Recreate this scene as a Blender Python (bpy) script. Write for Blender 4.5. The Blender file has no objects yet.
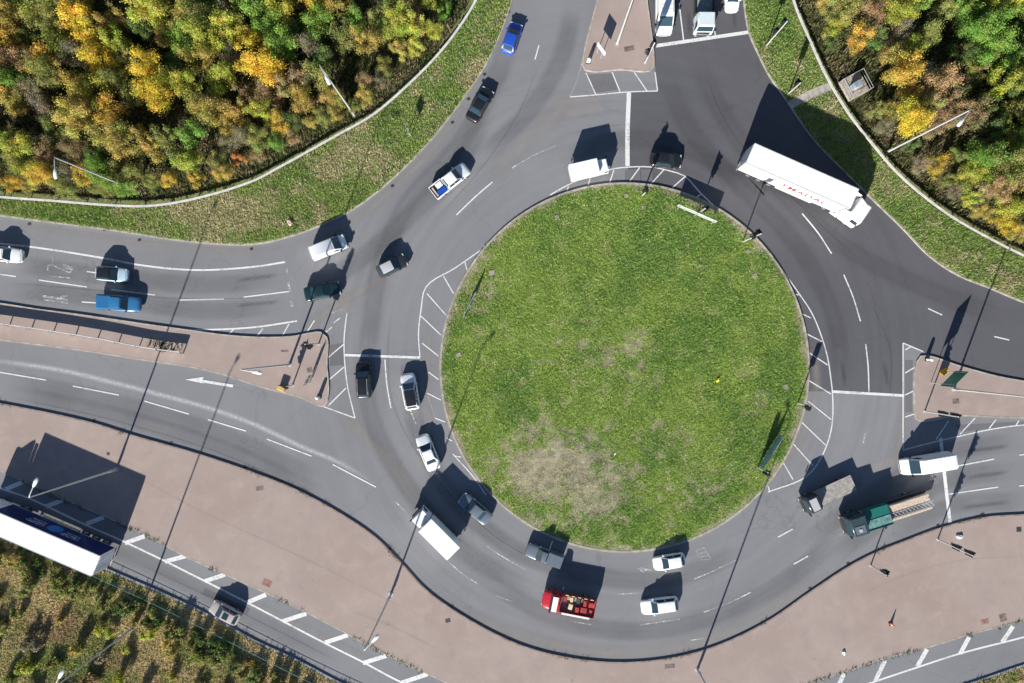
import bpy, bmesh, math, random
import numpy as np
from mathutils import Vector, Matrix

random.seed(7)
rng = np.random.default_rng(11)
R = math.radians
scene = bpy.context.scene
COL = scene.collection

# ------------------------------------------------------------------ camera, sky, sun, exposure
CAM_H = 82.0
S = 683.0 / CAM_H                      # map scale: drawing units per metre of ground
cam_d = bpy.data.cameras.new('camera')
cam_d.sensor_width = 36.0
cam_d.lens = 36.0 * 683.0 / 1024.0
cam_d.clip_start = 1.0
cam_d.clip_end = 3000.0
cam = bpy.data.objects.new('camera', cam_d)
cam.location = (0, 0, CAM_H)
COL.objects.link(cam)
scene.camera = cam

SUN_ELEV = R(24.6)
SUN_DIR = Vector((-0.346 * math.cos(SUN_ELEV), -0.938 * math.cos(SUN_ELEV), math.sin(SUN_ELEV)))   # towards the sun
world = bpy.data.worlds.new('World')
scene.world = world
world.use_nodes = True
wn = world.node_tree
sky = wn.nodes.new('ShaderNodeTexSky')
sky.sky_type = 'NISHITA'
sky.sun_disc = False
sky.sun_elevation = SUN_ELEV
sky.sun_rotation = math.atan2(SUN_DIR.x, SUN_DIR.y)
sky.air_density = 0.7
sky.dust_density = 0.15
sky.ozone_density = 2.0
wn.links.new(sky.outputs[0], wn.nodes['Background'].inputs[0])
wn.nodes['Background'].inputs[1].default_value = 0.068
sun_d = bpy.data.lights.new('sun', 'SUN')
sun_d.energy = 5.0
sun_d.angle = R(0.53)
sun_d.color = (1.0, 0.96, 0.895)
sun = bpy.data.objects.new('sun', sun_d)
sun.rotation_euler = (-SUN_DIR).to_track_quat('-Z', 'Y').to_euler()
sun.location = (0, 0, 120)
COL.objects.link(sun)
scene.view_settings.view_transform = 'Standard'
scene.view_settings.look = 'None'
scene.view_settings.exposure = 0.90
scene.view_settings.gamma = 1.0
scene.view_settings.use_curve_mapping = False

# ------------------------------------------------------------------ helpers
def P(x, y, z=0.0):
    return Vector(((x - 512) / S, (341.5 - y) / S, z))

def A(x, y, h):
    """ground position under a point that stands h metres up"""
    k = 1 - h / CAM_H
    return Vector(((x - 512) / S * k, (341.5 - y) / S * k, 0.0))

def spline(pts, step=0.8, closed=False):
    pts = [Vector((p[0], p[1], 0)) for p in pts]
    n = len(pts)
    out = []
    rngi = range(n) if closed else range(n - 1)
    for i in rngi:
        if closed:
            p0, p1, p2, p3 = pts[(i - 1) % n], pts[i], pts[(i + 1) % n], pts[(i + 2) % n]
        else:
            p1, p2 = pts[i], pts[i + 1]
            p0 = pts[i - 1] if i > 0 else p1 * 2 - p2
            p3 = pts[i + 2] if i + 2 < n else p2 * 2 - p1
        d = (p2 - p1).length
        k = max(1, int(d / step))
        # centripetal-ish tangents
        d0 = max((p1 - p0).length, 1e-6); d2 = max((p3 - p2).length, 1e-6)
        m1 = ((p1 - p0) / d0 + (p2 - p1) / d) * 0.5 * d
        m2 = ((p2 - p1) / d + (p3 - p2) / d2) * 0.5 * d
        for j in range(k):
            t = j / k
            h00 = 2*t**3 - 3*t**2 + 1; h10 = t**3 - 2*t**2 + t
            h01 = -2*t**3 + 3*t**2; h11 = t**3 - t**2
            out.append(p1*h00 + m1*h10 + p2*h01 + m2*h11)
    if not closed:
        out.append(pts[-1])
    return out

def PX(lst, step=0.8, closed=False, h=0.0):
    return spline([A(x, y, h) for x, y in lst], step, closed)

class MB:
    def __init__(s):
        s.v = []; s.f = []
    def add(s, vs, fs):
        o = len(s.v)
        s.v += [tuple(v) for v in vs]
        s.f += [tuple(o + i for i in f) for f in fs]
        return s
    def box(s, x0, x1, y0, y1, z0, z1):
        vs = [(x0,y0,z0),(x1,y0,z0),(x1,y1,z0),(x0,y1,z0),(x0,y0,z1),(x1,y0,z1),(x1,y1,z1),(x0,y1,z1)]
        return s.hexa(vs)
    def hexa(s, vs):
        return s.add(vs, [(3,2,1,0),(4,5,6,7),(0,1,5,4),(1,2,6,5),(2,3,7,6),(3,0,4,7)])
    def bar(s, p0, p1, w, h):
        """box from p0 to p1 (centre of bottom), width w, height h"""
        p0 = Vector(p0); p1 = Vector(p1)
        d = (p1 - p0); d.z = 0; d.normalize()
        n = Vector((-d.y, d.x, 0)) * (w / 2)
        u = Vector((0, 0, h))
        return s.hexa([p0-n, p1-n, p1+n, p0+n, p0-n+u, p1-n+u, p1+n+u, p0+n+u])
    def prism(s, poly, z0, z1, bottom=False):
        n = len(poly)
        area = sum(poly[i][0]*poly[(i+1)%n][1] - poly[(i+1)%n][0]*poly[i][1] for i in range(n))
        if area < 0: poly = list(reversed(poly))
        vs = [(p[0], p[1], z0) for p in poly] + [(p[0], p[1], z1) for p in poly]
        fs = [tuple(range(n, 2*n))] + [(i, (i+1) % n, n + (i+1) % n, n + i) for i in range(n)]
        if bottom: fs.append(tuple(reversed(range(n))))
        return s.add(vs, fs)
    def sheet(s, poly, z):
        n = len(poly)
        area = sum(poly[i][0]*poly[(i+1)%n][1] - poly[(i+1)%n][0]*poly[i][1] for i in range(n))
        if area < 0: poly = list(reversed(poly))
        return s.add([(p[0], p[1], z) for p in poly], [tuple(range(n))])
    def tube(s, p0, p1, r0, r1=None, n=10, cap=True):
        p0 = Vector(p0); p1 = Vector(p1)
        if r1 is None: r1 = r0
        d = (p1 - p0).normalized()
        a = d.orthogonal().normalized(); b = d.cross(a)
        vs = []
        for p, r in ((p0, r0), (p1, r1)):
            for i in range(n):
                t = 2*math.pi*i/n
                vs.append(p + (a*math.cos(t) + b*math.sin(t))*r)
        fs = [(i, (i+1) % n, n + (i+1) % n, n + i) for i in range(n)]
        if cap: fs += [tuple(reversed(range(n))), tuple(range(n, 2*n))]
        return s.add(vs, fs)
    def loft(s, rings, cap=True):
        n = len(rings[0]); vs = [p for r in rings for p in r]; fs = []
        for k in range(len(rings) - 1):
            for i in range(n):
                j = (i+1) % n
                fs.append((k*n+i, k*n+j, (k+1)*n+j, (k+1)*n+i))
        if cap:
            fs.append(tuple(reversed(range(n)))); fs.append(tuple(range((len(rings)-1)*n, len(rings)*n)))
        return s.add(vs, fs)
    def dome(s, c, r, h, n=12, m=4):
        rings = []
        for k in range(m + 1):
            t = k / m * math.pi / 2 * 0.96
            rings.append([(c[0] + r*math.cos(t)*math.cos(2*math.pi*i/n), c[1] + r*math.cos(t)*math.sin(2*math.pi*i/n), c[2] + h*math.sin(t)) for i in range(n)])
        return s.loft(rings)
    def mesh(s, name, smooth=None, bevel=0.0, seg=2):
        me = bpy.data.meshes.new(name)
        me.from_pydata(s.v, [], s.f)
        bm = bmesh.new(); bm.from_mesh(me)
        if bevel > 0:
            bmesh.ops.remove_doubles(bm, verts=bm.verts, dist=1e-5)
            es = [e for e in bm.edges if len(e.link_faces) == 2 and e.calc_face_angle(0) > 0.4]
            bmesh.ops.bevel(bm, geom=es, offset=bevel, segments=seg, affect='EDGES', clamp_overlap=True)
        bmesh.ops.recalc_face_normals(bm, faces=bm.faces)
        bm.to_mesh(me); bm.free()
        if smooth:
            me.shade_smooth(); me.set_sharp_from_angle(angle=R(smooth))
        me.materials.append(None)
        return me

def link(name, me, m, parent=None, label=None, cat=None, group=None, kind=None):
    o = bpy.data.objects.new(name, me)
    COL.objects.link(o)
    if me is not None and m is not None:
        o.material_slots[0].link = 'OBJECT'
        o.material_slots[0].material = m
    if parent is not None: o.parent = parent
    if label: o['label'] = label
    if cat: o['category'] = cat
    if group: o['group'] = group
    if kind: o['kind'] = kind
    return o

def empty(name, loc, rz, label, cat, group=None):
    o = link(name, None, None, None, label, cat, group)
    o.location = loc; o.rotation_euler = (0, 0, rz)
    o.empty_display_size = 0.3
    return o

def arrays_mesh(name, co, nv, colors=None):
    """co: (nfaces*nv,3) unshared faces of nv corners"""
    me = bpy.data.meshes.new(name)
    n = len(co); nf = n // nv
    me.vertices.add(n); me.vertices.foreach_set('co', co.astype(np.float32).ravel())
    me.loops.add(n); me.loops.foreach_set('vertex_index', np.arange(n, dtype=np.int32))
    me.polygons.add(nf); me.polygons.foreach_set('loop_start', np.arange(0, n, nv, dtype=np.int32))
    me.update(calc_edges=True)
    if colors is not None:
        at = me.color_attributes.new('col', 'FLOAT_COLOR', 'POINT')
        c = np.ones((n, 4), np.float32); c[:, :3] = colors
        at.data.foreach_set('color', c.ravel())
    me.materials.append(None)
    return me

# value noise for planting patterns
def vnoise(x, y, seed):
    ix = np.floor(x); iy = np.floor(y); fx = x - ix; fy = y - iy
    fx = fx*fx*(3-2*fx); fy = fy*fy*(3-2*fy)
    def h(a, b):
        s = np.sin(a*127.1 + b*311.7 + seed*74.7) * 43758.5453
        return s - np.floor(s)
    return (h(ix,iy)*(1-fx) + h(ix+1,iy)*fx)*(1-fy) + (h(ix,iy+1)*(1-fx) + h(ix+1,iy+1)*fx)*fy
def fbm(x, y, seed, o=4):
    t = 0; a = 0.5; n = 0
    for i in range(o):
        t = t + a*vnoise(x*2**i, y*2**i, seed+i*13); n += a; a *= 0.55
    return t / n
def inpoly(x, y, poly):
    r = np.zeros(len(x), bool); n = len(poly)
    for i in range(n):
        x0, y0 = poly[i][0], poly[i][1]; x1, y1 = poly[(i+1) % n][0], poly[(i+1) % n][1]
        if y0 == y1: continue
        c = ((y0 > y) != (y1 > y)) & (x < (x1-x0)*(y-y0)/(y1-y0) + x0)
        r ^= c
    return r
def polydist(x, y, line):
    d = np.full(len(x), 1e9)
    for i in range(len(line)-1):
        ax, ay = line[i][0], line[i][1]; bx, by = line[i+1][0], line[i+1][1]
        L2 = (bx-ax)**2 + (by-ay)**2 + 1e-9
        t = np.clip(((x-ax)*(bx-ax) + (y-ay)*(by-ay))/L2, 0, 1)
        d = np.minimum(d, np.hypot(x-ax-t*(bx-ax), y-ay-t*(by-ay)))
    return d

# ------------------------------------------------------------------ materials
class NT:
    def __init__(s, name):
        s.m = bpy.data.materials.new(name); s.m.use_nodes = True
        s.t = s.m.node_tree; s.b = s.t.nodes['Principled BSDF']; s.out = s.t.nodes['Material Output']
        s.pos = s.t.nodes.new('ShaderNodeNewGeometry').outputs['Position']
    def n(s, typ, **kw):
        nd = s.t.nodes.new('ShaderNode' + typ)
        for k, v in kw.items():
            if k.startswith('i_'): nd.inputs[k[2:].replace('_', ' ')].default_value = v
            else: setattr(nd, k, v)
        return nd
    def l(s, a, b): s.t.links.new(a, b)
    def noise(s, scale, detail=4, rough=0.6, vec=None, dist=0.0):
        nd = s.n('TexNoise'); nd.inputs['Scale'].default_value = scale
        nd.inputs['Detail'].default_value = detail; nd.inputs['Roughness'].default_value = rough
        nd.inputs['Distortion'].default_value = dist
        s.l(vec if vec is not None else s.pos, nd.inputs['Vector'])
        return nd.outputs['Fac']
    def rng(s, val, a, b, c=0.0, d=1.0):
        nd = s.n('MapRange'); nd.inputs[1].default_value = a; nd.inputs[2].default_value = b
        nd.inputs[3].default_value = c; nd.inputs[4].default_value = d
        s.l(val, nd.inputs[0]); return nd.outputs[0]
    def mix(s, f, a, b, mode='MIX'):
        nd = s.n('Mix', data_type='RGBA', blend_type=mode)
        for i, v in ((6, a), (7, b)):
            if isinstance(v, tuple): nd.inputs[i].default_value = (*v[:3], 1)
            else: s.l(v, nd.inputs[i])
        if isinstance(f, (int, float)): nd.inputs[0].default_value = f
        else: s.l(f, nd.inputs[0])
        return nd.outputs[2]
    def math(s, op, a, b=None):
        nd = s.n('Math', operation=op)
        for i, v in ((0, a), (1, b)):
            if v is None: continue
            if isinstance(v, (int, float)): nd.inputs[i].default_value = v
            else: s.l(v, nd.inputs[i])
        return nd.outputs[0]
    def color(s, c):
        if isinstance(c, tuple): s.b.inputs['Base Color'].default_value = (*c[:3], 1)
        else: s.l(c, s.b.inputs['Base Color'])
    def set(s, rough=None, metal=None, spec=None, coat=None):
        if rough is not None: s.b.inputs['Roughness'].default_value = rough
        if metal is not None: s.b.inputs['Metallic'].default_value = metal
        if spec is not None: s.b.inputs['Specular IOR Level'].default_value = spec
        if coat is not None:
            s.b.inputs['Coat Weight'].default_value = coat; s.b.inputs['Coat Roughness'].default_value = 0.06
    def bump(s, h, strength=0.3, dist=0.02):
        nd = s.n('Bump'); nd.inputs['Strength'].default_value = strength; nd.inputs['Distance'].default_value = dist
        s.l(h, nd.inputs['Height']); s.l(nd.outputs[0], s.b.inputs['Normal'])
    def alpha(s, a): s.l(a, s.b.inputs['Alpha'])

def simple(name, c, rough=0.5, metal=0.0, var=0.08, scale=6.0, coat=None, spec=None):
    t = NT(name)
    f = t.noise(scale, 3)
    d = tuple(max(0, x*(1-var*2)) for x in c); u = tuple(min(1, x*(1+var)) for x in c)
    t.color(t.mix(t.rng(f, 0.3, 0.7), d, u)); t.set(rough, metal, spec, coat)
    return t.m

def asphalt(name, base, var, circ=True):
    t = NT(name)
    big = t.noise(0.07, 4, 0.6); mid = t.noise(0.6, 5, 0.65); fine = t.noise(9.0, 3, 0.7)
    c = t.mix(t.rng(big, 0.35, 0.68), tuple(x*(1-var) for x in base), tuple(x*(1+var) for x in base))
    c = t.mix(t.rng(mid, 0.3, 0.75, 0, 0.5), c, tuple(x*(1+var*1.4)*0.97 for x in base))
    c = t.mix(t.rng(fine, 0.42, 0.75, 0, 0.35), c, tuple(x*0.62 for x in base))
    # traffic polish: streaks that run round the roundabout
    ctr = P(624.5, 367.5)
    sub = t.n('VectorMath', operation='SUBTRACT'); t.l(t.pos, sub.inputs[0]); sub.inputs[1].default_value = ctr
    sep = t.n('SeparateXYZ'); t.l(sub.outputs[0], sep.inputs[0])
    r = t.math('SQRT', t.math('ADD', t.math('MULTIPLY', sep.outputs[0], sep.outputs[0]), t.math('MULTIPLY', sep.outputs[1], sep.outputs[1])))
    ang = t.math('ARCTAN2', sep.outputs[1], sep.outputs[0])
    cmb = t.n('CombineXYZ'); t.l(t.math('MULTIPLY', r, 0.9), cmb.inputs[0]); t.l(t.math('MULTIPLY', ang, 1.3), cmb.inputs[1])
    st = t.noise(1.0, 4, 0.62, cmb.outputs[0])
    msk = t.math('MULTIPLY', t.rng(r, 22, 25), t.rng(r, 46, 36))
    c = t.mix(t.math('MULTIPLY', t.rng(st, 0.5, 0.72), t.math('MULTIPLY', msk, 0.30)), c, tuple(x*0.70 for x in base))
    c = t.mix(t.math('MULTIPLY', t.rng(st, 0.5, 0.28), t.math('MULTIPLY', msk, 0.28)), c, tuple(x*1.28 for x in base))
    # fine cracks and sealed joints
    vor = t.n('TexVoronoi', feature='DISTANCE_TO_EDGE'); vor.inputs['Scale'].default_value = 0.055
    wob = t.n('VectorMath', operation='ADD'); wn_ = t.n('TexNoise'); wn_.inputs['Scale'].default_value = 0.25; wn_.inputs['Detail'].default_value = 4
    t.l(t.pos, wn_.inputs['Vector']); sc = t.n('VectorMath', operation='SCALE'); sc.inputs['Scale'].default_value = 5.0
    t.l(wn_.outputs['Color'], sc.inputs[0]); t.l(t.pos, wob.inputs[0]); t.l(sc.outputs[0], wob.inputs[1]); t.l(wob.outputs[0], vor.inputs['Vector'])
    c = t.mix(t.math('MULTIPLY', t.rng(vor.outputs['Distance'], 0.0045, 0.001), 0.30), c, tuple(x*0.55 for x in base))
    t.color(c); t.set(0.85, spec=0.3); t.bump(fine, 0.25, 0.01)
    return t.m

def paving_mat():
    t = NT('brown paving')
    big = t.noise(0.09, 5, 0.62); mid = t.noise(0.5, 5, 0.65, dist=0.6); fine = t.noise(7.0, 4, 0.7)
    c = t.mix(t.rng(big, 0.32, 0.7), (0.308, 0.240, 0.208), (0.362, 0.288, 0.254))
    c = t.mix(t.rng(mid, 0.5, 0.78, 0, 0.75), c, (0.395, 0.322, 0.276))
    c = t.mix(t.rng(mid, 0.45, 0.25, 0, 0.75), c, (0.290, 0.227, 0.208))
    c = t.mix(t.rng(fine, 0.55, 0.80, 0, 0.22), c, (0.20, 0.155, 0.135))
    spot = t.noise(0.9, 2, 0.4); c = t.mix(t.rng(spot, 0.72, 0.80, 0, 0.55), c, (0.17, 0.13, 0.11))
    t.color(c); t.set(0.9, spec=0.25); t.bump(fine, 0.3, 0.01)
    return t.m

def paint_line(name, wear):
    t = NT(name)
    f = t.noise(3.2, 6, 0.72); g = t.noise(14, 3, 0.7); h = t.noise(0.45, 3, 0.5)
    t.color(t.mix(t.rng(g, 0.3, 0.75), (0.72, 0.72, 0.70), (0.84, 0.84, 0.82)))
    k = t.math('ADD', t.math('MULTIPLY', f, 0.65), t.math('MULTIPLY', h, 0.35))
    t.alpha(t.rng(k, wear, wear + 0.12, 0.12 if wear > 0.4 else 0.40, 0.86)); t.set(0.6)
    return t.m

def soft_mat(name, col, amount, scale=1.2):
    """stain or dust lying on the road: fades out at the borders of its strip"""
    t = NT(name)
    at = t.n('Attribute', attribute_name='edge')
    f = t.noise(scale, 5, 0.65); g = t.noise(6, 3, 0.7)
    k = t.math('MULTIPLY', t.math('MULTIPLY', at.outputs['Fac'], t.rng(f, 0.25, 0.75, 0.25, 1.0)), t.rng(g, 0.2, 0.7, 0.7, 1.0))
    t.color(col); t.set(0.9, spec=0.2); t.alpha(t.math('MULTIPLY', k, amount))
    return t.m

def attr_mat(name, rough=0.8, trans=0.25):
    t = NT(name)
    at = t.n('Attribute', attribute_name='col')
    tr = t.n('BsdfTranslucent'); df = t.n('BsdfDiffuse'); mx = t.n('MixShader'); mx.inputs[0].default_value = trans
    t.l(at.outputs['Color'], tr.inputs[0]); t.l(at.outputs['Color'], df.inputs[0])
    t.l(df.outputs[0], mx.inputs[1]); t.l(tr.outputs[0], mx.inputs[2]); t.l(mx.outputs[0], t.out.inputs['Surface'])
    return t.m

def leaf_mat():
    t = NT('leaves')
    oi = t.n('ObjectInfo'); at = t.n('Attribute', attribute_name='col')
    c = t.mix(1.0, oi.outputs['Color'], at.outputs['Color'], 'MULTIPLY')
    tr = t.n('BsdfTranslucent'); df = t.n('BsdfDiffuse'); mx = t.n('MixShader'); mx.inputs[0].default_value = 0.4
    t.l(c, tr.inputs[0]); t.l(c, df.inputs[0])
    t.l(df.outputs[0], mx.inputs[1]); t.l(tr.outputs[0], mx.inputs[2]); t.l(mx.outputs[0], t.out.inputs['Surface'])
    return t.m

def carpaint(name, c, metal=0.0, dirt=0.82):
    t = NT(name)
    f = t.noise(2.2, 4, 0.6); g = t.noise(11, 3, 0.6)
    k = t.mix(t.rng(f, 0.35, 0.75, 0, 0.5), c, tuple(x*dirt + 0.012 for x in c))
    t.color(k); t.b.inputs['Metallic'].default_value = metal
    t.l(t.rng(g, 0.3, 0.8, 0.25, 0.42), t.b.inputs['Roughness']); t.set(coat=0.6)
    return t.m

def ground_mix(name, cols, scale, rough=0.95):
    t = NT(name)
    a = t.noise(scale, 6, 0.7); b = t.noise(scale*6, 4, 0.7)
    c = t.mix(t.rng(a, 0.35, 0.65), cols[0], cols[1]); c = t.mix(t.rng(b, 0.4, 0.7, 0, 0.8), c, cols[2])
    t.color(c); t.set(rough, spec=0.2); t.bump(b, 0.6, 0.06)
    return t.m

M = {}
M['asphalt'] = asphalt('old grey asphalt', (0.203, 0.204, 0.212), 0.10)
M['asphalt_new'] = asphalt('dark resurfaced asphalt', (0.097, 0.096, 0.105), 0.11)
M['paving'] = paving_mat()
M['kerb'] = simple('kerb concrete', (0.40, 0.36, 0.30), 0.9, var=0.2, scale=1.5)
M['line'] = paint_line('road paint', 0.38)
M['kerb_blue'] = simple('blue grey kerb', (0.27, 0.30, 0.33), 0.8, var=0.2, scale=1.5)
M['paving_kerb'] = simple('brown kerb', (0.255, 0.20, 0.175), 0.9, var=0.2, scale=1.5)
M['line_worn'] = paint_line('worn road paint', 0.50)
M['dust'] = soft_mat('pale dust', (0.34, 0.315, 0.29), 0.75, 0.6)
M['chalk'] = soft_mat('spilt chalk', (0.62, 0.62, 0.63), 1.0, 3.0)
M['tyre_dark'] = soft_mat('tyre blackened track', (0.085, 0.084, 0.088), 0.15, 0.5)
M['tyre_haze'] = soft_mat('rubber haze', (0.085, 0.084, 0.088), 0.34, 0.15)
M['oil'] = soft_mat('oil drips', (0.03, 0.03, 0.032), 0.40, 1.8)
M['asphalt_patch'] = asphalt('asphalt repair', (0.145, 0.141, 0.147), 0.10)
M['asphalt_patch_pale'] = asphalt('pale asphalt repair', (0.225, 0.216, 0.212), 0.10)
M['grass'] = attr_mat('grass blades', trans=0.4)
M['leaf'] = leaf_mat()
M['turf'] = attr_mat('turf soil', trans=0.0)
M['bark'] = simple('bark', (0.10, 0.075, 0.055), 0.95, var=0.3, scale=9)
M['soil_grass'] = ground_mix('grassy soil', [(0.145, 0.190, 0.060), (0.225, 0.215, 0.115), (0.115, 0.150, 0.050)], 0.5)
M['litter'] = ground_mix('leaf litter', [(0.055, 0.042, 0.022), (0.085, 0.065, 0.035), (0.035, 0.035, 0.016)], 0.5)
M['scrub_soil'] = ground_mix('dry scrub soil', [(0.40, 0.31, 0.19), (0.27, 0.25, 0.105), (0.31, 0.24, 0.14)], 0.25)
M['earth'] = ground_mix('open country', [(0.09, 0.10, 0.035), (0.14, 0.12, 0.06), (0.07, 0.08, 0.03)], 0.05)
M['galv'] = simple('galvanised steel', (0.52, 0.53, 0.53), 0.45, 0.4, var=0.1)
M['rail'] = simple('pale guard rail', (0.66, 0.64, 0.60), 0.55, 0.1, var=0.12, scale=2)
M['rail_blue'] = simple('blue grey rail', (0.30, 0.36, 0.42), 0.5, 0.2, var=0.15, scale=2)
M['fence_green'] = simple('green coated wire', (0.10, 0.26, 0.20), 0.5, var=0.15)
M['pole'] = simple('lamp column grey', (0.50, 0.50, 0.48), 0.5, 0.2, var=0.1)
M['lamp'] = simple('lamp housing', (0.75, 0.80, 0.82), 0.3, var=0.04)
M['lens'] = simple('lamp glass', (0.70, 0.72, 0.70), 0.1, var=0.03)
M['black'] = simple('black plastic', (0.014, 0.014, 0.016), 0.5, var=0.2)
M['red_lens'] = simple('red lens', (0.30, 0.010, 0.008), 0.2)
M['amber_lens'] = simple('amber lens', (0.45, 0.16, 0.010), 0.2)
M['green_lens'] = simple('green lens', (0.02, 0.20, 0.12), 0.2)
M['head_lens'] = simple('headlamp', (0.62, 0.66, 0.70), 0.12, var=0.03)
M['tyre'] = simple('tyre rubber', (0.022, 0.022, 0.023), 0.85, var=0.2)
M['rim'] = simple('wheel rim', (0.42, 0.42, 0.43), 0.35, 0.7)
M['glass'] = simple('sky tinted glass', (0.022, 0.045, 0.058), 0.07, var=0.1, spec=0.8)  # bluish sky reflection is put into the base colour
M['chassis'] = simple('chassis', (0.045, 0.045, 0.047), 0.7, var=0.25)
M['concrete'] = simple('concrete', (0.40, 0.37, 0.33), 0.9, var=0.18, scale=2.5)
M['slab'] = simple('weathered slab', (0.36, 0.31, 0.26), 0.9, var=0.2, scale=3)
M['iron'] = simple('cast iron', (0.045, 0.042, 0.040), 0.7, var=0.3)
M['patch'] = simple('paving repair', (0.19, 0.145, 0.125), 0.9, var=0.25, scale=3)
M['patch_red'] = simple('red paving repair', (0.30, 0.16, 0.13), 0.9, var=0.2, scale=3)
M['sign_white'] = simple('sign white', (0.74, 0.76, 0.74), 0.45, var=0.05)
M['sign_black'] = simple('sign black', (0.02, 0.02, 0.022), 0.45)
M['sign_green'] = simple('sign green', (0.015, 0.20, 0.13), 0.45, var=0.1)
M['sign_blue'] = simple('sign pale blue', (0.30, 0.42, 0.46), 0.4, var=0.2)
M['sign_back'] = simple('sign back grey', (0.30, 0.32, 0.32), 0.5, 0.3)
M['yellow'] = simple('yellow plastic', (0.70, 0.42, 0.015), 0.5, var=0.12)
M['bag_yellow'] = simple('yellow film', (0.80, 0.66, 0.04), 0.5, var=0.1)
M['ochre'] = simple('faded yellow', (0.50, 0.33, 0.09), 0.7, var=0.2)
M['cone'] = simple('cone orange', (0.75, 0.12, 0.03), 0.5)
M['pink'] = simple('pink plastic', (0.62, 0.40, 0.33), 0.6, var=0.15)
M['timber'] = simple('pale timber', (0.58, 0.47, 0.36), 0.8, var=0.15, scale=4)
M['tarp'] = simple('pale green tarpaulin', (0.13, 0.27, 0.25), 0.7, var=0.35, scale=3.5)
M['white_box'] = carpaint('white box body', (0.84, 0.84, 0.83), 0.0, 0.94)
M['blue_box'] = carpaint('deep blue side', (0.006, 0.012, 0.10))
M['red_text'] = simple('red lettering', (0.46, 0.03, 0.05), 0.5)
M['white_text'] = simple('white lettering', (0.42, 0.45, 0.55), 0.5)
M['globe'] = simple('pale blue emblem', (0.05, 0.20, 0.55), 0.4, var=0.25, scale=3)
M['bed_grey'] = simple('grey flatbed boards', (0.34, 0.32, 0.29), 0.8, var=0.2, scale=2)
M['cargo_red'] = simple('red cargo', (0.42, 0.03, 0.03), 0.6, var=0.3, scale=2)
M['cream'] = simple('cream', (0.66, 0.56, 0.34), 0.6, var=0.15)
PAINT = {
 'white': carpaint('white car paint', (0.82, 0.82, 0.81), 0.0, 0.92), 'black': carpaint('black car paint', (0.012, 0.013, 0.016)),
 'blue': carpaint('bright blue paint', (0.015, 0.075, 0.42)), 'skyblue': carpaint('mid blue paint', (0.03, 0.16, 0.34)),
 'darkgrey': carpaint('charcoal paint', (0.035, 0.038, 0.043)), 'silver': carpaint('silver paint', (0.42, 0.45, 0.48), 0.5),
 'teal': carpaint('dark teal paint', (0.006, 0.028, 0.032)), 'slate': carpaint('slate blue grey paint', (0.16, 0.195, 0.235), 0.2),
 'paleblue': carpaint('pale blue paint', (0.48, 0.62, 0.72)), 'beige': carpaint('beige paint', (0.44, 0.385, 0.36)),
 'red': carpaint('red truck paint', (0.50, 0.015, 0.03)), 'green': carpaint('green truck paint', (0.016, 0.145, 0.118)),
 'grey': carpaint('grey paint', (0.30, 0.32, 0.34)), 'roofgrey': carpaint('pale grey roof paint', (0.46, 0.46, 0.47)),
 'offwhite': carpaint('off white cab paint', (0.62, 0.70, 0.70)), 'roofwhite': carpaint('off white canopy', (0.66, 0.65, 0.63)), 'darkgreen': carpaint('dark green cab paint', (0.035, 0.062, 0.066)),
}

# ------------------------------------------------------------------ ground, roads, pavements
KH = 0.14          # kerb height on the verges
PH = 0.15          # kerb height of the paved areas
g = MB(); g.sheet([(-700,-700),(700,-700),(700,700),(-700,700)], -0.06)
link('ground', g.mesh('ground'), M['earth'], None, 'open green country around the roundabout', 'ground', kind='structure')
g = MB(); g.sheet([P(-260,-240), P(1290,-240), P(1290,930), P(-260,930)], 0.0)
road = link('road', g.mesh('road'), M['asphalt'], None, 'grey asphalt carriageway of the roundabout and its arms', 'road', kind='structure')

IC = P(624.5, 367.5); IR = 184.0 / S
L_NW = [(-250,180),(-120,200),(0,216),(60,224),(100,229),(200,243),(256,244.5),(293,236),(323,225),(348,213),(373,196),(402,171),(436,135),(463,100),(488,62),(511,5),(524,-50),(545,-150),(560,-235)]
L_NWR = [(-250,165),(-120,184),(0,197),(55,201),(105,205),(150,206),(190,200),(256,180),(273,171),(338,135),(373,115),(406,87),(436,57),(456,32),(476,0),(498,-60),(520,-150),(530,-235)]
L_NE = [(730,-235),(735,-120),(739,-40),(743,0),(748,32),(758,55),(768,75),(783,97),(813,140),(843,171),(868,196),(903,230),(928,256),(958,276),(988,288),(1024,303),(1080,320),(1180,343),(1285,362)]
L_NER = [(770,-235),(779,-120),(786,-40),(793,0),(808,37),(828,80),(850,116),(876,149),(895,171),(918,192),(953,218),(988,238),(1024,256),(1100,285),(1200,310),(1285,328)]
L_SP = [(-250,364),(-120,383),(0,403),(95,423),(130,434),(200,454),(256,473),(296,489),(339,512),(376,537),(401,562),(426,589),(456,611),(512,641),(549,653),(600,661),(642,661),(687,654),(724,642),(768,620),(810,591),(848,566),(873,553),(903,541),(938,528),(983,517),(1024,514),(1100,509),(1200,503),(1285,499)]
L_SB = [(-250,392),(-120,424),(-17,463),(23,481),(63,499),(104,516),(147,535),(185,556),(225,574),(256,588),(306,612),(348,634),(386,654),(428,674),(500,703),(580,717),(660,717),(740,703),(843,672),(885,658),(928,647),(970,634),(1013,623),(1100,598),(1200,573),(1285,552)]
L_SL = [(-250,430),(-120,466),(0,517),(107,568),(167,594),(207,613),(256,640),(293,657),(343,683),(420,716),(520,745),(640,756),(760,742),(860,716),(968,683),(1024,664),(1100,642),(1200,613),(1285,590)]

def raised(name, line, corners, h, m, label, cat='pavement'):
    pl = PX(line)
    poly = pl + [P(*c) for c in corners]
    b = MB(); b.prism(poly, -0.03, h)
    o = link(name, b.mesh(name), m, None, label, cat, kind='structure')
    return o, pl, poly

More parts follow.
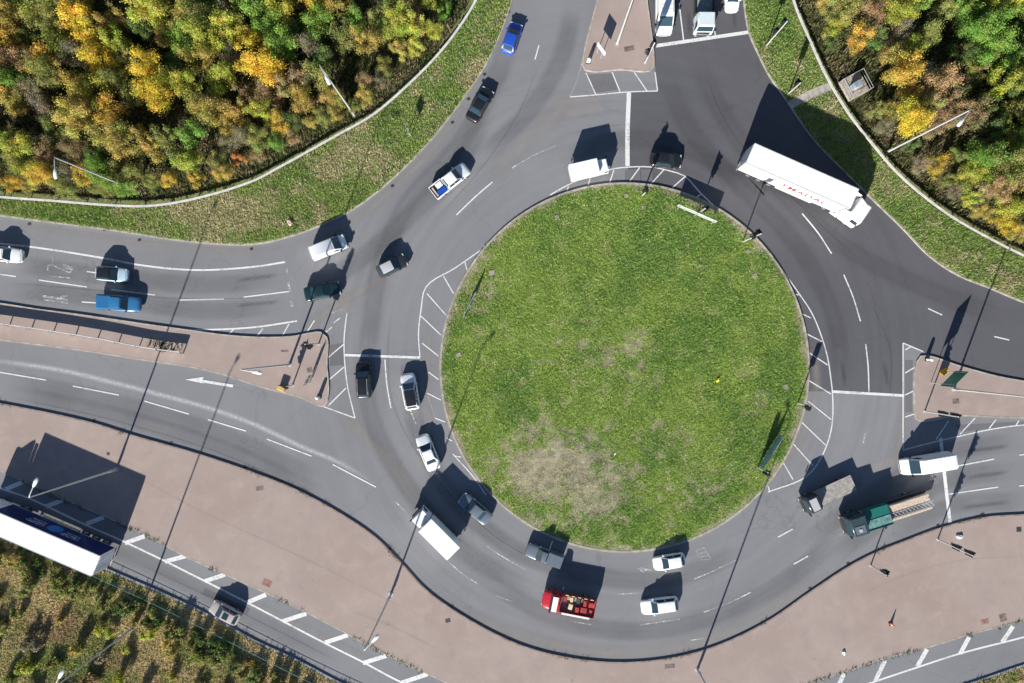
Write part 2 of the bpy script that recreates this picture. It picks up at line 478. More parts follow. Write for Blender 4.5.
def strip_along(pl, off0, off1, z0, z1, closed=False):
    """solid strip between two offsets to the left of a polyline"""
    n = len(pl); L = []; Rr = []
    for i in range(n):
        if closed: d = pl[(i+1) % n] - pl[(i-1) % n]
        else: d = pl[min(i+1, n-1)] - pl[max(i-1, 0)]
        d.normalize(); nn = Vector((-d.y, d.x, 0))
        L.append(pl[i] + nn*off0); Rr.append(pl[i] + nn*off1)
    rings = [[(L[i].x, L[i].y, z0), (Rr[i].x, Rr[i].y, z0), (Rr[i].x, Rr[i].y, z1), (L[i].x, L[i].y, z1)] for i in range(n)]
    b = MB()
    if closed:
        rings.append(rings[0]); b.loft(rings, cap=False)
    else: b.loft(rings)
    return b

def kerb(pl, off0, off1, h, label, closed=False, m='kerb'):
    return link('kerb', strip_along(pl, off0, off1, -0.02, h, closed).mesh('kerb'), M[m], None, label, 'kerb', 'kerbs along the carriageways', 'structure')

_, pl_nw, poly_nw = raised('grass_verge', L_NW, [(-250,-235)], KH-0.01, M['soil_grass'], 'grass verge curving round the upper left of the road', 'verge')
kerb(pl_nw, -0.02, 0.16, KH, 'pale kerb edging the upper left grass verge')
_, pl_ne, poly_ne = raised('grass_verge', L_NE, [(1285,-235)], KH-0.01, M['soil_grass'], 'grass verge curving round the upper right of the road', 'verge')
kerb(pl_ne, -0.02, 0.16, KH, 'pale kerb edging the upper right grass verge')
pl_sp = PX(L_SP); pl_sb = PX(L_SB)
b = MB(); b.prism(pl_sp + list(reversed(pl_sb)), -0.03, PH)
paving = link('pavement', b.mesh('pavement'), M['paving'], None, 'wide brown paved apron along the bottom of the roundabout', 'pavement', kind='structure')
kerb(pl_sp, 0.03, -0.14, PH+0.012, 'stone kerb between brown apron and the ring road', m='paving_kerb')
kerb(pl_sb, -0.02, 0.13, PH+0.008, 'stone kerb between brown apron and the slip road')
_, pl_sl, poly_sl = raised('scrub_bank', L_SL, [(1285,930),(-250,930)], KH-0.02, M['scrub_soil'], 'dry scrub bank below the slip road at lower left', 'bank')
kerb(pl_sl, 0.02, -0.16, KH, 'low kerb along the outer edge of the slip road', m='kerb_blue')

# woodland floors behind the two guard rails
pl_nwr = PX(L_NWR, h=0.7); pl_ner = PX(L_NER, h=0.7)
def floor_poly(pl, corner, off):
    q = []
    for i in range(len(pl)):
        d = (pl[min(i+1, len(pl)-1)] - pl[max(i-1, 0)]).normalized()
        q.append(pl[i] + Vector((-d.y, d.x, 0))*off)
    return q + [P(*corner)]
fp_nw = floor_poly(pl_nwr, (-250,-235), 0.8); fp_ne = floor_poly(pl_ner, (1285,-235), 0.8)
for fp, lab in ((fp_nw, 'dark leaf litter under the upper left autumn wood'), (fp_ne, 'dark leaf litter under the upper right autumn wood')):
    b = MB(); b.sheet(fp, KH)
    link('woodland_floor', b.mesh('woodland_floor'), M['litter'], None, lab, 'woodland floor', kind='structure')

# central island: low mound of grass inside a ring kerb
def fisl(x, y):
    r = np.hypot(x - IC.x, y - IC.y) / IR
    return KH - 0.01 + 0.55*np.clip(1 - r**2, 0, 1)
ring = [IC + Vector((math.cos(t), math.sin(t), 0))*IR for t in np.linspace(0, 2*math.pi, 180, endpoint=False)]
kerb(ring, -0.10, 0.15, KH+0.03, 'ring kerb around the grass island', closed=True)

def island(line, closed_extra, label, klabel):
    pl = PX(line, 0.5)
    poly = pl + [P(*c) for c in closed_extra]
    n = len(poly)
    area = sum(poly[i].x*poly[(i+1)%n].y - poly[(i+1)%n].x*poly[i].y for i in range(n))
    b = MB(); b.prism(poly, -0.03, PH)
    o = link('traffic_island', b.mesh('traffic_island'), M['paving'], None, label, 'traffic island', kind='structure')
    sgn = 1 if area > 0 else -1
    kerb(pl, -0.03*sgn, 0.12*sgn, PH+0.01, klabel)
    return o, pl
west_isl, pl_w = island([(-250,272),(-120,288),(0,303),(39,309),(78,314),(140,323),(190,330),(228,335),(261,337),(293,336),(312,332.5),(321,332),(327,337),(327.5,364),(328.6,396),(325,406),(299,397),(261,387),(228,376),(196,368),(156,362),(78,350),(0,340),(-120,322),(-250,304)], [], 'brown paved splitter island with barrier on the left arm', 'kerb around the left arm splitter island')
north_isl, pl_n = island([(640,-235),(641,-120),(644,-40),(647,0),(650,22),(654,58),(653.5,67),(650,71),(644,72),(622,70),(592,72),(585,70.5),(582.5,66),(583,57),(597,0),(604,-30),(622,-120),(636,-235)], [], 'brown paved splitter island on the top arm', 'kerb around the top arm splitter island')
east_isl, pl_e = island([(1285,414),(1180,405),(1100,394),(1024,381),(997,376),(960,366),(926,355.5),(920,356),(916.5,361),(914,410),(915,418),(920,421),(955,416),(992,417),(1024,418),(1100,421),(1200,427),(1285,431)], [], 'brown paved splitter island on the right arm', 'kerb around the right arm splitter island')

# darker resurfaced asphalt on the north-east half of the ring
arc = [IC + Vector((math.cos(t), math.sin(t), 0))*(IR-0.05) for t in np.linspace(R(89.2), R(-7.5), 60)]
ne_off = [p for p in pl_ne]
np_ = [P(629,92), P(628,165)] + arc + [P(832,391), P(903,394.5), P(903,344), P(925,352)] + [P(960,366.5), P(997,376.5), P(1024,381.5), P(1100,394.5), P(1180,405.5), P(1285,414.5)] + list(reversed(ne_off)) + [P(640,-235), P(644,-40), P(647,0), P(650,22), P(654.5,60), P(657,91)]
b = MB(); b.sheet(np_, 0.004)
link('resurfaced_road', b.mesh('resurfaced_road'), M['asphalt_new'], None, 'darker resurfaced asphalt on the upper right of the ring', 'road', kind='structure')

# ------------------------------------------------------------------ stains and dust on the carriageway
def offset_line(pl, off):
    q = []
    for i in range(len(pl)):
        d = (pl[min(i+1, len(pl)-1)] - pl[max(i-1, 0)]).normalized(); q.append(pl[i] + Vector((-d.y, d.x, 0))*off)
    return q
ZB = [0.0055]
def soft_band(name, pts, width, m, taper=True, nx=7, z=None, parent=None):
    ZB[0] += 0.00025
    zz = ZB[0] if z is None else z + ZB[0]
    pl = spline([P(*p) for p in pts], 1.0)
    n = len(pl); co = []; ed = []; fs = []
    for i in range(n):
        d = (pl[min(i+1, n-1)] - pl[max(i-1, 0)]).normalized(); nn = Vector((-d.y, d.x, 0))
        u = i/(n-1); e = min(1, min(u, 1-u)/0.18) if taper else 1.0
        e = e*e*(3-2*e)
        for k in range(nx):
            v = k/(nx-1)
            p = pl[i] + nn*(v-0.5)*width
            co.append((p.x, p.y, zz)); w = 1 - abs(2*v-1); ed.append(e*w*w*(3-2*w))
    for i in range(n-1):
        for k in range(nx-1):
            fs.append((i*nx+k, i*nx+k+1, (i+1)*nx+k+1, (i+1)*nx+k))
    me = bpy.data.meshes.new(name); me.from_pydata(co, [], fs); me.materials.append(None)
    at = me.attributes.new('edge', 'FLOAT', 'POINT'); at.data.foreach_set('value', ed)
    return link(name, me, M[m], parent or road)

soft_band('chalk_streak', [(-40,354),(0,361),(60,370),(115,383),(165,396),(215,410),(256,425),(300,446),(340,463),(385,490)], 0.85, 'chalk', nx=5)
for pts, w in [
    ([(575,92),(548,122),(515,152),(488,182)], 3.2),
    ([(330,402),(358,430),(395,470),(420,505)], 2.6),
    ([(905,400),(900,440),(897,470)], 1.6),
    ([(300,330),(345,300),(395,272)], 1.8),
    ([(440,600),(512,632),(600,652),(690,644),(768,610),(848,558)], 2.6),
    ([(403,570),(376,545),(330,515),(256,480),(130,440),(0,410)], 1.0),
    ([(470,98),(440,140),(405,178),(360,216),(300,244)], 1.6),
    ([(300,244),(256,251),(180,247),(60,231),(0,223)], 1.0),
    ([(480,480),(512,510),(560,535),(620,545),(690,535)], 1.2),
    ([(760,485),(800,440),(815,400),(815,340)], 1.6),
    ([(440,470),(430,420),(427,370),(432,310)], 1.2),
    ([(120,545),(225,590),(320,634),(400,674)], 1.0)]:
    soft_band('dust_band', pts, w, 'dust')
for pts, w in [
    ([(520,10),(495,80),(455,150),(410,200),(382,260),(370,330),(362,390)], 3.0),
    ([(300,290),(345,270),(400,225),(450,175),(490,110)], 2.6),
    ([(362,350),(372,420),(410,490),(470,555),(540,595)], 2.6),
    ([(410,350),(415,420),(440,480),(500,540),(570,570),(660,580),(760,545)], 2.6),
    ([(470,570),(560,620),(660,630),(770,590),(850,530)], 2.6),
    ([(0,378),(120,404),(230,438),(330,485)], 2.2), ([(0,390),(120,417),(230,452),(330,500)], 2.0),
    ([(0,262),(120,278),(210,285),(290,277)], 2.2), ([(0,289),(120,300),(210,311),(290,305)], 2.2),
    ([(1024,440),(940,455),(880,490),(800,545)], 2.2), ([(1024,470),(950,480),(890,515),(830,560)], 2.2), ([(1024,500),(950,507),(890,535)], 2.0),
    ([(690,40),(720,110),(780,190),(850,250),(930,290),(1024,325)], 3.0), ([(660,60),(690,130),(745,190),(800,250),(835,320),(845,400)], 3.0),
    ([(560,160),(620,140),(690,150),(760,200)], 2.6),
    ([(575,0),(560,60),(530,110),(480,160)], 2.4),
    ([(-40,482),(120,552),(240,612),(350,668)], 1.6)]:
    c_ = spline([P(*p) for p in pts], 2.0)
    for o_ in (-0.82, 0.82):
        q = offset_line(c_, o_); soft_band('tyre_track', [(p.x*S+512, 341.5-p.y*S) for p in q], 1.05, 'tyre_dark', nx=5)
    soft_band('tyre_track', pts, w*1.25, 'tyre_haze')

for pts, w, m in [([(60,450),(130,474),(200,510),(300,556),(390,600),(470,640)], 0.30, 'tyre_dark'), ([(850,600),(900,576),(960,560),(1030,556)], 0.28, 'tyre_dark'), ([(350,610),(390,625),(440,650)], 0.6, 'tyre_dark')]:
    soft_band('apron_stain', pts, w, m, z=PH-0.003, parent=paving)
for pts, w in [([(690,38),(688,10)],0.7), ([(735,30),(733,5)],0.7), ([(665,42),(664,0)],0.8), ([(962,452),(1010,446)],0.7), ([(965,478),(1010,472)],0.7), ([(960,508),(1010,502)],0.7), ([(845,388),(842,360)],0.7), ([(888,390),(884,360)],0.7), ([(365,360),(366,390)],0.7), ([(402,362),(404,392)],0.7), ([(278,275),(235,281)],0.7), ([(280,302),(235,306)],0.7)]:
    soft_band('oil_drips', pts, w, 'oil', nx=5)
for pts in [[(0,282),(90,290),(180,299),(285,297)], [(395,290),(388,350),(395,410),(430,470),(500,540),(580,580)], [(540,60),(520,110),(480,170),(430,225)], [(700,60),(730,130),(800,205),(870,270)], [(870,300),(890,350),(890,400)], [(0,395),(120,422),(230,457),(330,505)], [(120,555),(240,612),(345,665)], [(560,135),(620,125),(625,125)]]:
    soft_band('sealed_joint', pts, 0.16, 'oil', nx=3)
for k, (q, m) in enumerate([([(625,170),(640,169),(640,184),(625,184)],'asphalt_patch'), ([(641,169),(652,169.5),(652,184.5),(641,184)],'asphalt_patch'), ([(510,300),(0,0),(0,0)],None), ([(586,75),(612,73.5),(618,90),(594,93)],'asphalt_patch'), ([(560,100),(600,96),(604,112),(566,118)],'asphalt_patch_pale'),
        ([(330,300),(352,296),(355,312),(333,316)],'asphalt_patch_pale'), ([(330,345),(343,343),(344,365),(330,366)],'asphalt_patch'), ([(140,345+72),(170,426),(166,436),(137,427)],'asphalt_patch_pale'), ([(905,360),(913,360),(912,412),(905,412)],'asphalt_patch'), ([(700,640),(735,626),(740,632),(704,646)],'asphalt_patch_pale'),
        ([(955,425),(1024,421.5),(1024,424),(962,432)],'asphalt_patch'), ([(860,470),(895,455),(899,463),(864,478)],'asphalt_patch_pale'), ([(205,588),(250,609),(247,615),(202,594)],'asphalt_patch')]):
    if not m: continue
    ZB[0] += 0.0001
    b = MB(); b.sheet([P(*p) for p in q], 0.0045 + 0.00005*k); link('asphalt_patch', b.mesh('asphalt_patch'), M[m], road)

# ------------------------------------------------------------------ road paint
ZM = [0.014]
def stroke(name, pts, w, m='line', smooth=True, h=0.0):
    ZM[0] += 0.00012
    pl = spline([P(*p) for p in pts], 0.7) if len(pts) > 2 and smooth else [P(*p) for p in pts]
    n = len(pl); vs = []; fs = []
    for i in range(n):
        d = (pl[min(i+1, n-1)] - pl[max(i-1, 0)]).normalized(); nn = Vector((-d.y, d.x, 0))*(w/2)
        vs += [(pl[i].x-nn.x, pl[i].y-nn.y, ZM[0]), (pl[i].x+nn.x, pl[i].y+nn.y, ZM[0])]
    fs = [(2*i, 2*i+2, 2*i+3, 2*i+1) for i in range(n-1)]
    b = MB(); b.add(vs, fs)
    return link(name, b.mesh(name), M[m], road)
def poly_mark(name, pts, m='line'):
    ZM[0] += 0.00012
    b = MB(); b.sheet([P(*p) for p in pts], ZM[0]); return link(name, b.mesh(name), M[m], road)

W1 = 0.135
# edge and hatch outlines
for pts, w, m in [
    ([(-60,235),(0,243.5),(32,247),(103,258),(140,265),(195,270),(256,266.5),(285,262)], 0.22, 'line'),
    ([(190,330),(228,329),(256,327),(297,321)], 0.20, 'line'),
    ([(347,313),(345,328),(344,342),(347,383),(355,418)], W1, 'line'),
    ([(322,406),(355,418)], W1, 'line'), ([(331,313),(343,309)], W1, 'line_worn'),
    ([(570,97),(600,94.5),(627,92),(657.5,91)], W1, 'line'), ([(570,97),(577,80),(583,60)], 0.12, 'line_worn'), ([(655,72),(657.5,91)], W1, 'line'),
    ([(903,343),(903,400),(903,450)], W1, 'line'), ([(903,343),(923,351.5)], W1, 'line'),
    ([(903,450),(930,443),(960,436),(990,429.5),(1024,425),(1100,426)], W1, 'line'),
    ([(550,195),(568,185),(590,175.6),(615,168.5),(630,167),(650,167),(670,171),(684.5,176),(699.5,192),(713.6,205.5)], W1, 'line'),
    ([(481,250),(455,268),(426,287),(421,310),(418.5,335),(420,357)], W1, 'line'),
    ([(428,396),(435,417)], 0.12, 'line_worn'), ([(453,454),(473.5,477),(486,495)], 0.13, 'line'),
    ([(781,268.5),(798.6,293),(811.5,312.6),(821,335),(827.6,357.7),(831,380),(832.5,394.5),(832,424.5),(827,444.5),(817,464.5),(805.5,477),(768,492)], W1, 'line'),
    ([(-80,452),(0,488),(26,497),(84,524),(125,542),(165,561),(205,581),(256,607),(323,642),(363,662),(401,682),(480,713),(580,732),(680,732),(770,716),(870,683),(915,668),(958,654),(1024,637),(1120,611),(1200,590)], 0.22, 'line'),
    ]:
    stroke('edge_line', pts, w, m)
# hatch bars
HB = [((228,335),(234,329)),((257,336),(263,328.5)),((282.5,335.5),(289,324)),((306.5,333),(314.5,320.5)),((326,332),(332,327)),((333.5,323),(340,318)),
      ((327.5,358),(344,344)),((327.5,381),(344,367)),((328,406),(346,388)),
      ((586,73),(596,95)),((612,72),(620,91.5)),((634,72),(647,91)),
      ((905,350),(911,346.5)),((905,373),(917,366)),((905,395),(915.5,390)),((905,417),(914,414)),
      ((936,439.5),(949,420)),((960,434),(975,418)),((989,428.5),(996,419.5)),((1016,425),(1019,420.5)),
      ((568.5,186),(567,191)),((590.7,176),(588,185.6)),((614,170),(609.5,183)),((639.7,167.5),(629,182)),((664,169.5),(651,184)),((684.5,177),(672,188)),((702,193.5),(696,197.5)),
      ((465,262),(467,270)),((443.5,276),(453.5,293.5)),((427,293.5),(446,315)),((421,316),(441,335)),((422,343),(438.5,356)),((428.5,372),(438.5,379.5)),((427,393),(441,400)),((435,418),(445,422)),((447,438),(452,441)),((455,456),(461,457)),
      ((793,294),(798.6,295)),((800,313),(811,318)),((805,333),(822,341.6)),((808,352),(827.6,365)),((808,380),(831,394)),((808,401),(831,419.5)),((801,421.5),(825.5,445)),((793.5,444),(813,466)),((782.5,461.5),(793,479.5)),((768,486),(769.5,491))]
for a, c in HB: stroke('hatch_bar', [a, c], 0.135)
for a, c in [((5,489.5),(23,482)),((46,506.5),(63,500)),((86,524),(104,517)),((125,543),(145,536)),((165,561.5),(185.5,556)),((205,581),(225,574.5)),((247,602.5),(266,594.5)),((283,621),(306.5,613.5)),((325,642.5),(348,635)),((363,663),(386.5,655.5)),((402,682.5),(427.5,674)),
             ((839,684),(844,673)),((875,681),(885,660)),((917,666.5),(927,649)),((960,653.5),(969,637)),((1002,642),(1013,626))]:
    stroke('shoulder_bar', [a, c], 0.52)
# stop lines
for pts, w in [([(345,355),(420,357.5)], 0.30), ([(832,391.5),(904,395.5)], 0.32), ([(655,46),(750,32)], 0.42), ([(940.5,438),(945,480),(950,523)], 0.40), ([(629,92),(627.5,130),(627.5,166)], 0.52)]:
    stroke('stop_line', pts, w)
for a, c in [((286.5,268),(287.5,274)),((288.5,282),(290,292)),((291.5,301),(292.5,307))]: stroke('give_way_mark', [a, c], 0.26, 'line_worn')
# lane dashes
DS = [([(-20,271.5),(16,276.5)],0),([(39,280),(87,287)],0),([(111,289.5),(155,295)],0),([(179,300),(224,299)],0),([(244,297),(289,291.5)],0),
      ([(87,271.5),(98,273)],0),([(82,302),(100,303)],0),
      ([(-10,370.5),(46,380)],0),([(73,386),(119,395)],0),([(144.5,401),(189,414)],0),([(208,419.5),(246,431)],0),([(267,439),(311.5,456)],0),([(333,464.5),(376,487)],0),([(396,502),(407,513)],1),
      ([(456.4,215),(475,197),(492.4,182)],0),([(512,168),(533,155.5),(555.6,146)],1),([(539,45),(535,59.5)],0),
      ([(679,3),(683.5,40)],0),([(714,29),(715.5,35.5)],0),
      ([(802,213.5),(818,233),(831.5,253.7)],0),([(843.7,274.7),(853,297),(860.4,321.3)],0),([(865.6,344),(868,366),(868.8,391.5)],0),([(865.5,432),(863,443)],1),
      ([(928,308.5),(942,315)],0),([(994,336.5),(1009,340)],0),([(1045,349),(1062,353)],0),
      ([(957,466),(994,459)],0),([(949,494),(998,487)],0),([(1019,455),(1055,451)],0),([(1019,486),(1055,482)],0),
      ([(778,537),(792.6,529)],0),([(793.7,564),(808,556)],0),([(694,579),(715,570),(735.5,560)],1),([(703.7,612),(728,603),(751,592)],1),([(640,624.7),(679.5,619)],1),
      ([(487,546),(505,558),(525,569)],1),([(448,561),(463,574),(479,584.5)],1),([(495,595),(511,601)],1),([(618,594),(639,592.7)],1),([(573,621.4),(591.6,624.5)],1),
      ([(385,359.5),(387,385),(391,408)],0),([(410,409),(416,424)],1),([(428,455),(440,480)],1),([(691,640),(705,638)],1)]
for pts, worn in DS: stroke('lane_dash', pts, 0.15, 'line_worn' if worn else 'line')
# arrow on the left arm, worn lane lettering and faint arrow on the ring
poly_mark('lane_arrow', [(185,379.5),(204,376.8),(202.5,379.6),(233.5,384.6),(232.8,387.4),(202,382.3),(205,383.6)])
for pts, w in [([(48,265.5),(52,264.5),(62,269.5),(70,272.5),(72.5,269.5),(64,267.5)],0.20),([(48,265.5),(48,270.5)],0.2),([(52.5,256.5),(53,263)],0.16),([(63,264.5),(72.5,267.5)],0.22),([(50,276),(70,278)],0.13),
               ([(43,296),(56,298),(68.5,300.5)],0.25),([(60,297),(68,295.5)],0.22),([(60,297),(68,300)],0.2),([(45,299.5),(68.5,303)],0.22)]:
    stroke('lane_letter_stroke', pts, w, 'line_worn', smooth=False)
for pts, w in [([(696,550),(704,547.5),(711,559),(700,560)],0.14),([(696,550),(698.5,557)],0.14),([(699,553.5),(706,551.5)],0.18),([(700,557),(709,555)],0.18)]:
    stroke('lane_letter_stroke', pts, w, 'line_worn', smooth=False)
poly_mark('lane_arrow', [(637,568.5),(645,566),(643.5,568),(652,569),(651.5,571),(643,570.3),(643.5,572.5)], 'line_worn')

# ------------------------------------------------------------------ vehicles
# a spec is a list of (part name, mesh, material key, index of parent part or None, label)
def lower_body(st, W, zb=0.22, n_arch=0):
    rings = []
    for x, wf, zd in st:
        w = W/2*wf
        half = [(0.0, zb), (w*0.72, zb), (w*0.95, zb+0.07), (w, zb+0.24), (w, zd-0.20), (w*0.985, zd-0.10), (w*0.94, zd-0.035), (w*0.84, zd), (w*0.45, zd+0.022), (0.0, zd+0.03)]
        ring = [(x, y, z) for y, z in half] + [(x, -y, z) for y, z in reversed(half[1:-1])]
        rings.append(ring)
    b = MB(); b.loft(rings); return b

def frustum_faces(xr0, xf0, xr1, xf1, wb, wr, z0, z1):
    B = [Vector((xr0,-wb,z0)), Vector((xf0,-wb,z0)), Vector((xf0,wb,z0)), Vector((xr0,wb,z0))]
    T = [Vector((xr1,-wr,z1)), Vector((xf1,-wr,z1)), Vector((xf1,wr,z1)), Vector((xr1,wr,z1))]
    return B, T

def pane(q, u0, u1, v0, v1, out=0.012, th=0.02):
    """q: four corners a b c d (a-b bottom, d-c top); thin slab standing proud of it"""
    a, b_, c, d = q
    def at(u, v): return (a*(1-u) + b_*u)*(1-v) + (d*(1-u) + c*u)*v
    n = (b_ - a).cross(d - a).normalized()
    pts = [at(u0,v0), at(u1,v0), at(u1,v1), at(u0,v1)]
    b = MB(); b.hexa([p - n*th for p in pts] + [p + n*out for p in pts]); return b

def wheel_spec(spec, x, y, r, w, side):
    b = MB(); n = 18
    prof = [(r*0.62, -w/2), (r*0.96, -w/2), (r, -w/2+0.04), (r, w/2-0.04), (r*0.96, w/2), (r*0.62, w/2)]
    rings = [[(x + q*math.cos(2*math.pi*i/n), y + dy, r + q*math.sin(2*math.pi*i/n)) for i in range(n)] for q, dy in prof]
    b.loft(rings)
    i0 = len(spec)
    spec.append(('wheel', b.mesh('wheel', smooth=35), 'tyre', None, None))
    b = MB(); yo = y + side*(w/2)
    b.tube((x, yo - side*0.03, r), (x, yo + side*0.012, r), r*0.60, r*0.55, n=14)
    spec.append(('rim', b.mesh('rim', smooth=35), 'rim', i0, None))

def lights_spec(spec, xf, xr, yw, zf, zr, sz=(0.16, 0.34, 0.14)):
    for s in (-1, 1):
        b = MB(); b.box(xf-sz[0], xf+0.015, s*yw-sz[1]/2, s*yw+sz[1]/2, zf-sz[2]/2, zf+sz[2]/2)
        spec.append(('headlight', b.mesh('headlight', bevel=0.03), 'head_lens', None, None))
    for s in (-1, 1):
        b = MB(); b.box(xr-0.015, xr+0.10, s*yw-sz[1]*0.4, s*yw+sz[1]*0.4, zr-0.10, zr+0.10)
        spec.append(('tail_light', b.mesh('tail_light', bevel=0.02), 'red_lens', None, None))

def mirrors_spec(spec, x, y, z, key='paint', big=1.0):
    for s in (-1, 1):
        b = MB(); b.box(x-0.10*big, x+0.08*big, s*y-0.02, s*y+s*0.20*big, z-0.07*big, z+0.09*big)
        spec.append(('wing_mirror', b.mesh('wing_mirror', bevel=0.03), key, None, None))

def cabin_spec(spec, xr0, xf0, xr1, xf1, wb, wr, z0, z1, side_n=2, rear=True, roof='roof', key='paint'):
    B, T = frustum_faces(xr0, xf0, xr1, xf1, wb, wr, z0, z1)
    b = MB(); b.hexa(B + T)
    spec.append(('cabin', b.mesh('cabin', bevel=0.05, smooth=50), key, None, None))
    spec.append(('windscreen', pane((B[1], B[2], T[2], T[1]), 0.06, 0.94, 0.05, 0.93).mesh('windscreen'), 'glass', None, None))
    if rear: spec.append(('rear_window', pane((B[3], B[0], T[0], T[3]), 0.10, 0.90, 0.14, 0.90).mesh('rear_window'), 'glass', None, None))
    for q in ((B[0], B[1], T[1], T[0]), (B[2], B[3], T[3], T[2])):
        rev = q[0].y > 0
        for k in range(side_n):
            u0 = 0.05 + 0.90*k/side_n + 0.015; u1 = 0.05 + 0.90*(k+1)/side_n - 0.015
            if rev: u0, u1 = 1-u1, 1-u0
            spec.append(('side_window', pane(q, u0, u1, 0.12, 0.90).mesh('side_window'), 'glass', None, None))
    # crowned roof panel
    rings = []
    for t in np.linspace(0, 1, 7):
        x = xr1 + 0.04 + (xf1 - xr1 - 0.08)*t; cz = 0.035*math.sin(math.pi*t)
        ww = wr*(0.94 if t in (0, 1) else 0.985)
        rings.append([(x, -ww, z1-0.03), (x, -ww*0.93, z1+0.014+cz*0.5), (x, -ww*0.5, z1+0.028+cz), (x, ww*0.5, z1+0.028+cz), (x, ww*0.93, z1+0.014+cz*0.5), (x, ww, z1-0.03)])
    b = MB(); b.loft(rings)
    spec.append(('roof', b.mesh('roof', smooth=40), roof, None, None))

def car_spec(kind, roof='paint', sunroof=False, rails=False):
    p = {'hatch': (3.85, 1.72, 1.48), 'saloon': (4.45, 1.78, 1.44), 'suv': (4.4, 1.84, 1.66), 'wagon': (4.5, 1.80, 1.52)}[kind]
    L, W, H = p; h = L/2; sp = []
    zd = 0.96 if kind != 'suv' else 1.06; hz = zd - 0.06
    tail = {'hatch': 0.93, 'saloon': 0.97, 'suv': 1.02, 'wagon': 0.95}[kind]
    cow = h - L*0.27
    st = [(-h, 0.58, tail-0.26), (-h+0.04, 0.74, tail-0.14), (-h+0.12, 0.86, tail-0.05), (-h+0.30, 0.945, tail), (-h+0.75, 0.99, zd), (-0.3, 1.0, zd), (cow-0.2, 1.0, zd), (cow+0.15, 0.99, hz), (h-0.62, 0.965, hz-0.09), (h-0.32, 0.91, hz-0.16), (h-0.15, 0.83, hz-0.23), (h-0.05, 0.70, hz-0.32), (h, 0.50, hz-0.40)]
    sp.append(('body', lower_body(st, W).mesh('body', smooth=45), 'paint', None, None))
    xr0 = {'hatch': -h+0.16, 'saloon': -h+0.80, 'suv': -h+0.14, 'wagon': -h+0.14}[kind]
    xr1 = {'hatch': -h+0.62, 'saloon': -h+1.42, 'suv': -h+0.48, 'wagon': -h+0.55}[kind]
    cabin_spec(sp, xr0, cow+0.05, xr1, cow-0.72, W/2*0.90, W/2*0.68, zd-0.06, H-0.05, 2 if kind != 'suv' else 3, True, roof)
    # bonnet and boot shut lines
    b = MB()
    zc = hz - 0.02
    b.loft([[(cow+0.14, -W*0.40, hz-0.01), (cow+0.14, 0, hz+0.045), (cow+0.14, W*0.40, hz-0.01)], [(h-0.50, -W*0.37, hz-0.115), (h-0.50, 0, hz-0.055), (h-0.50, W*0.37, hz-0.115)], [(h-0.22, -W*0.32, hz-0.19), (h-0.22, 0, hz-0.135), (h-0.22, W*0.32, hz-0.19)]], cap=False)
    sp.append(('bonnet', b.mesh('bonnet', smooth=60), 'paint', None, None))
    b = MB(); b.box(h-0.10, h+0.015, -W*0.22, W*0.22, 0.34, 0.46); sp.append(('grille', b.mesh('grille', bevel=0.02), 'black', None, None))
    if rails:
        for s in (-1, 1):
            b = MB(); b.tube((xr1+0.1, s*W*0.31, H+0.05), (cow-0.85, s*W*0.31, H+0.05), 0.03, n=6); sp.append(('roof_rail', b.mesh('roof_rail'), 'galv', None, None))
    if sunroof:
        xm = (xr1 + cow - 0.72)/2
        b = MB(); b.box(xm-0.15, xm+0.55, -W*0.21, W*0.21, H-0.03, H+0.035); sp.append(('sunroof', b.mesh('sunroof', bevel=0.02), 'glass', None, None))
    lights_spec(sp, h-0.17, -h+0.09, W*0.345, 0.65, 0.76)
    mirrors_spec(sp, cow-0.22, W/2*0.93, zd)
    for x in (-h+0.78, h-0.82):
        for s in (-1, 1): wheel_spec(sp, x, s*(W/2-0.10), 0.31, 0.21, s)
    return sp

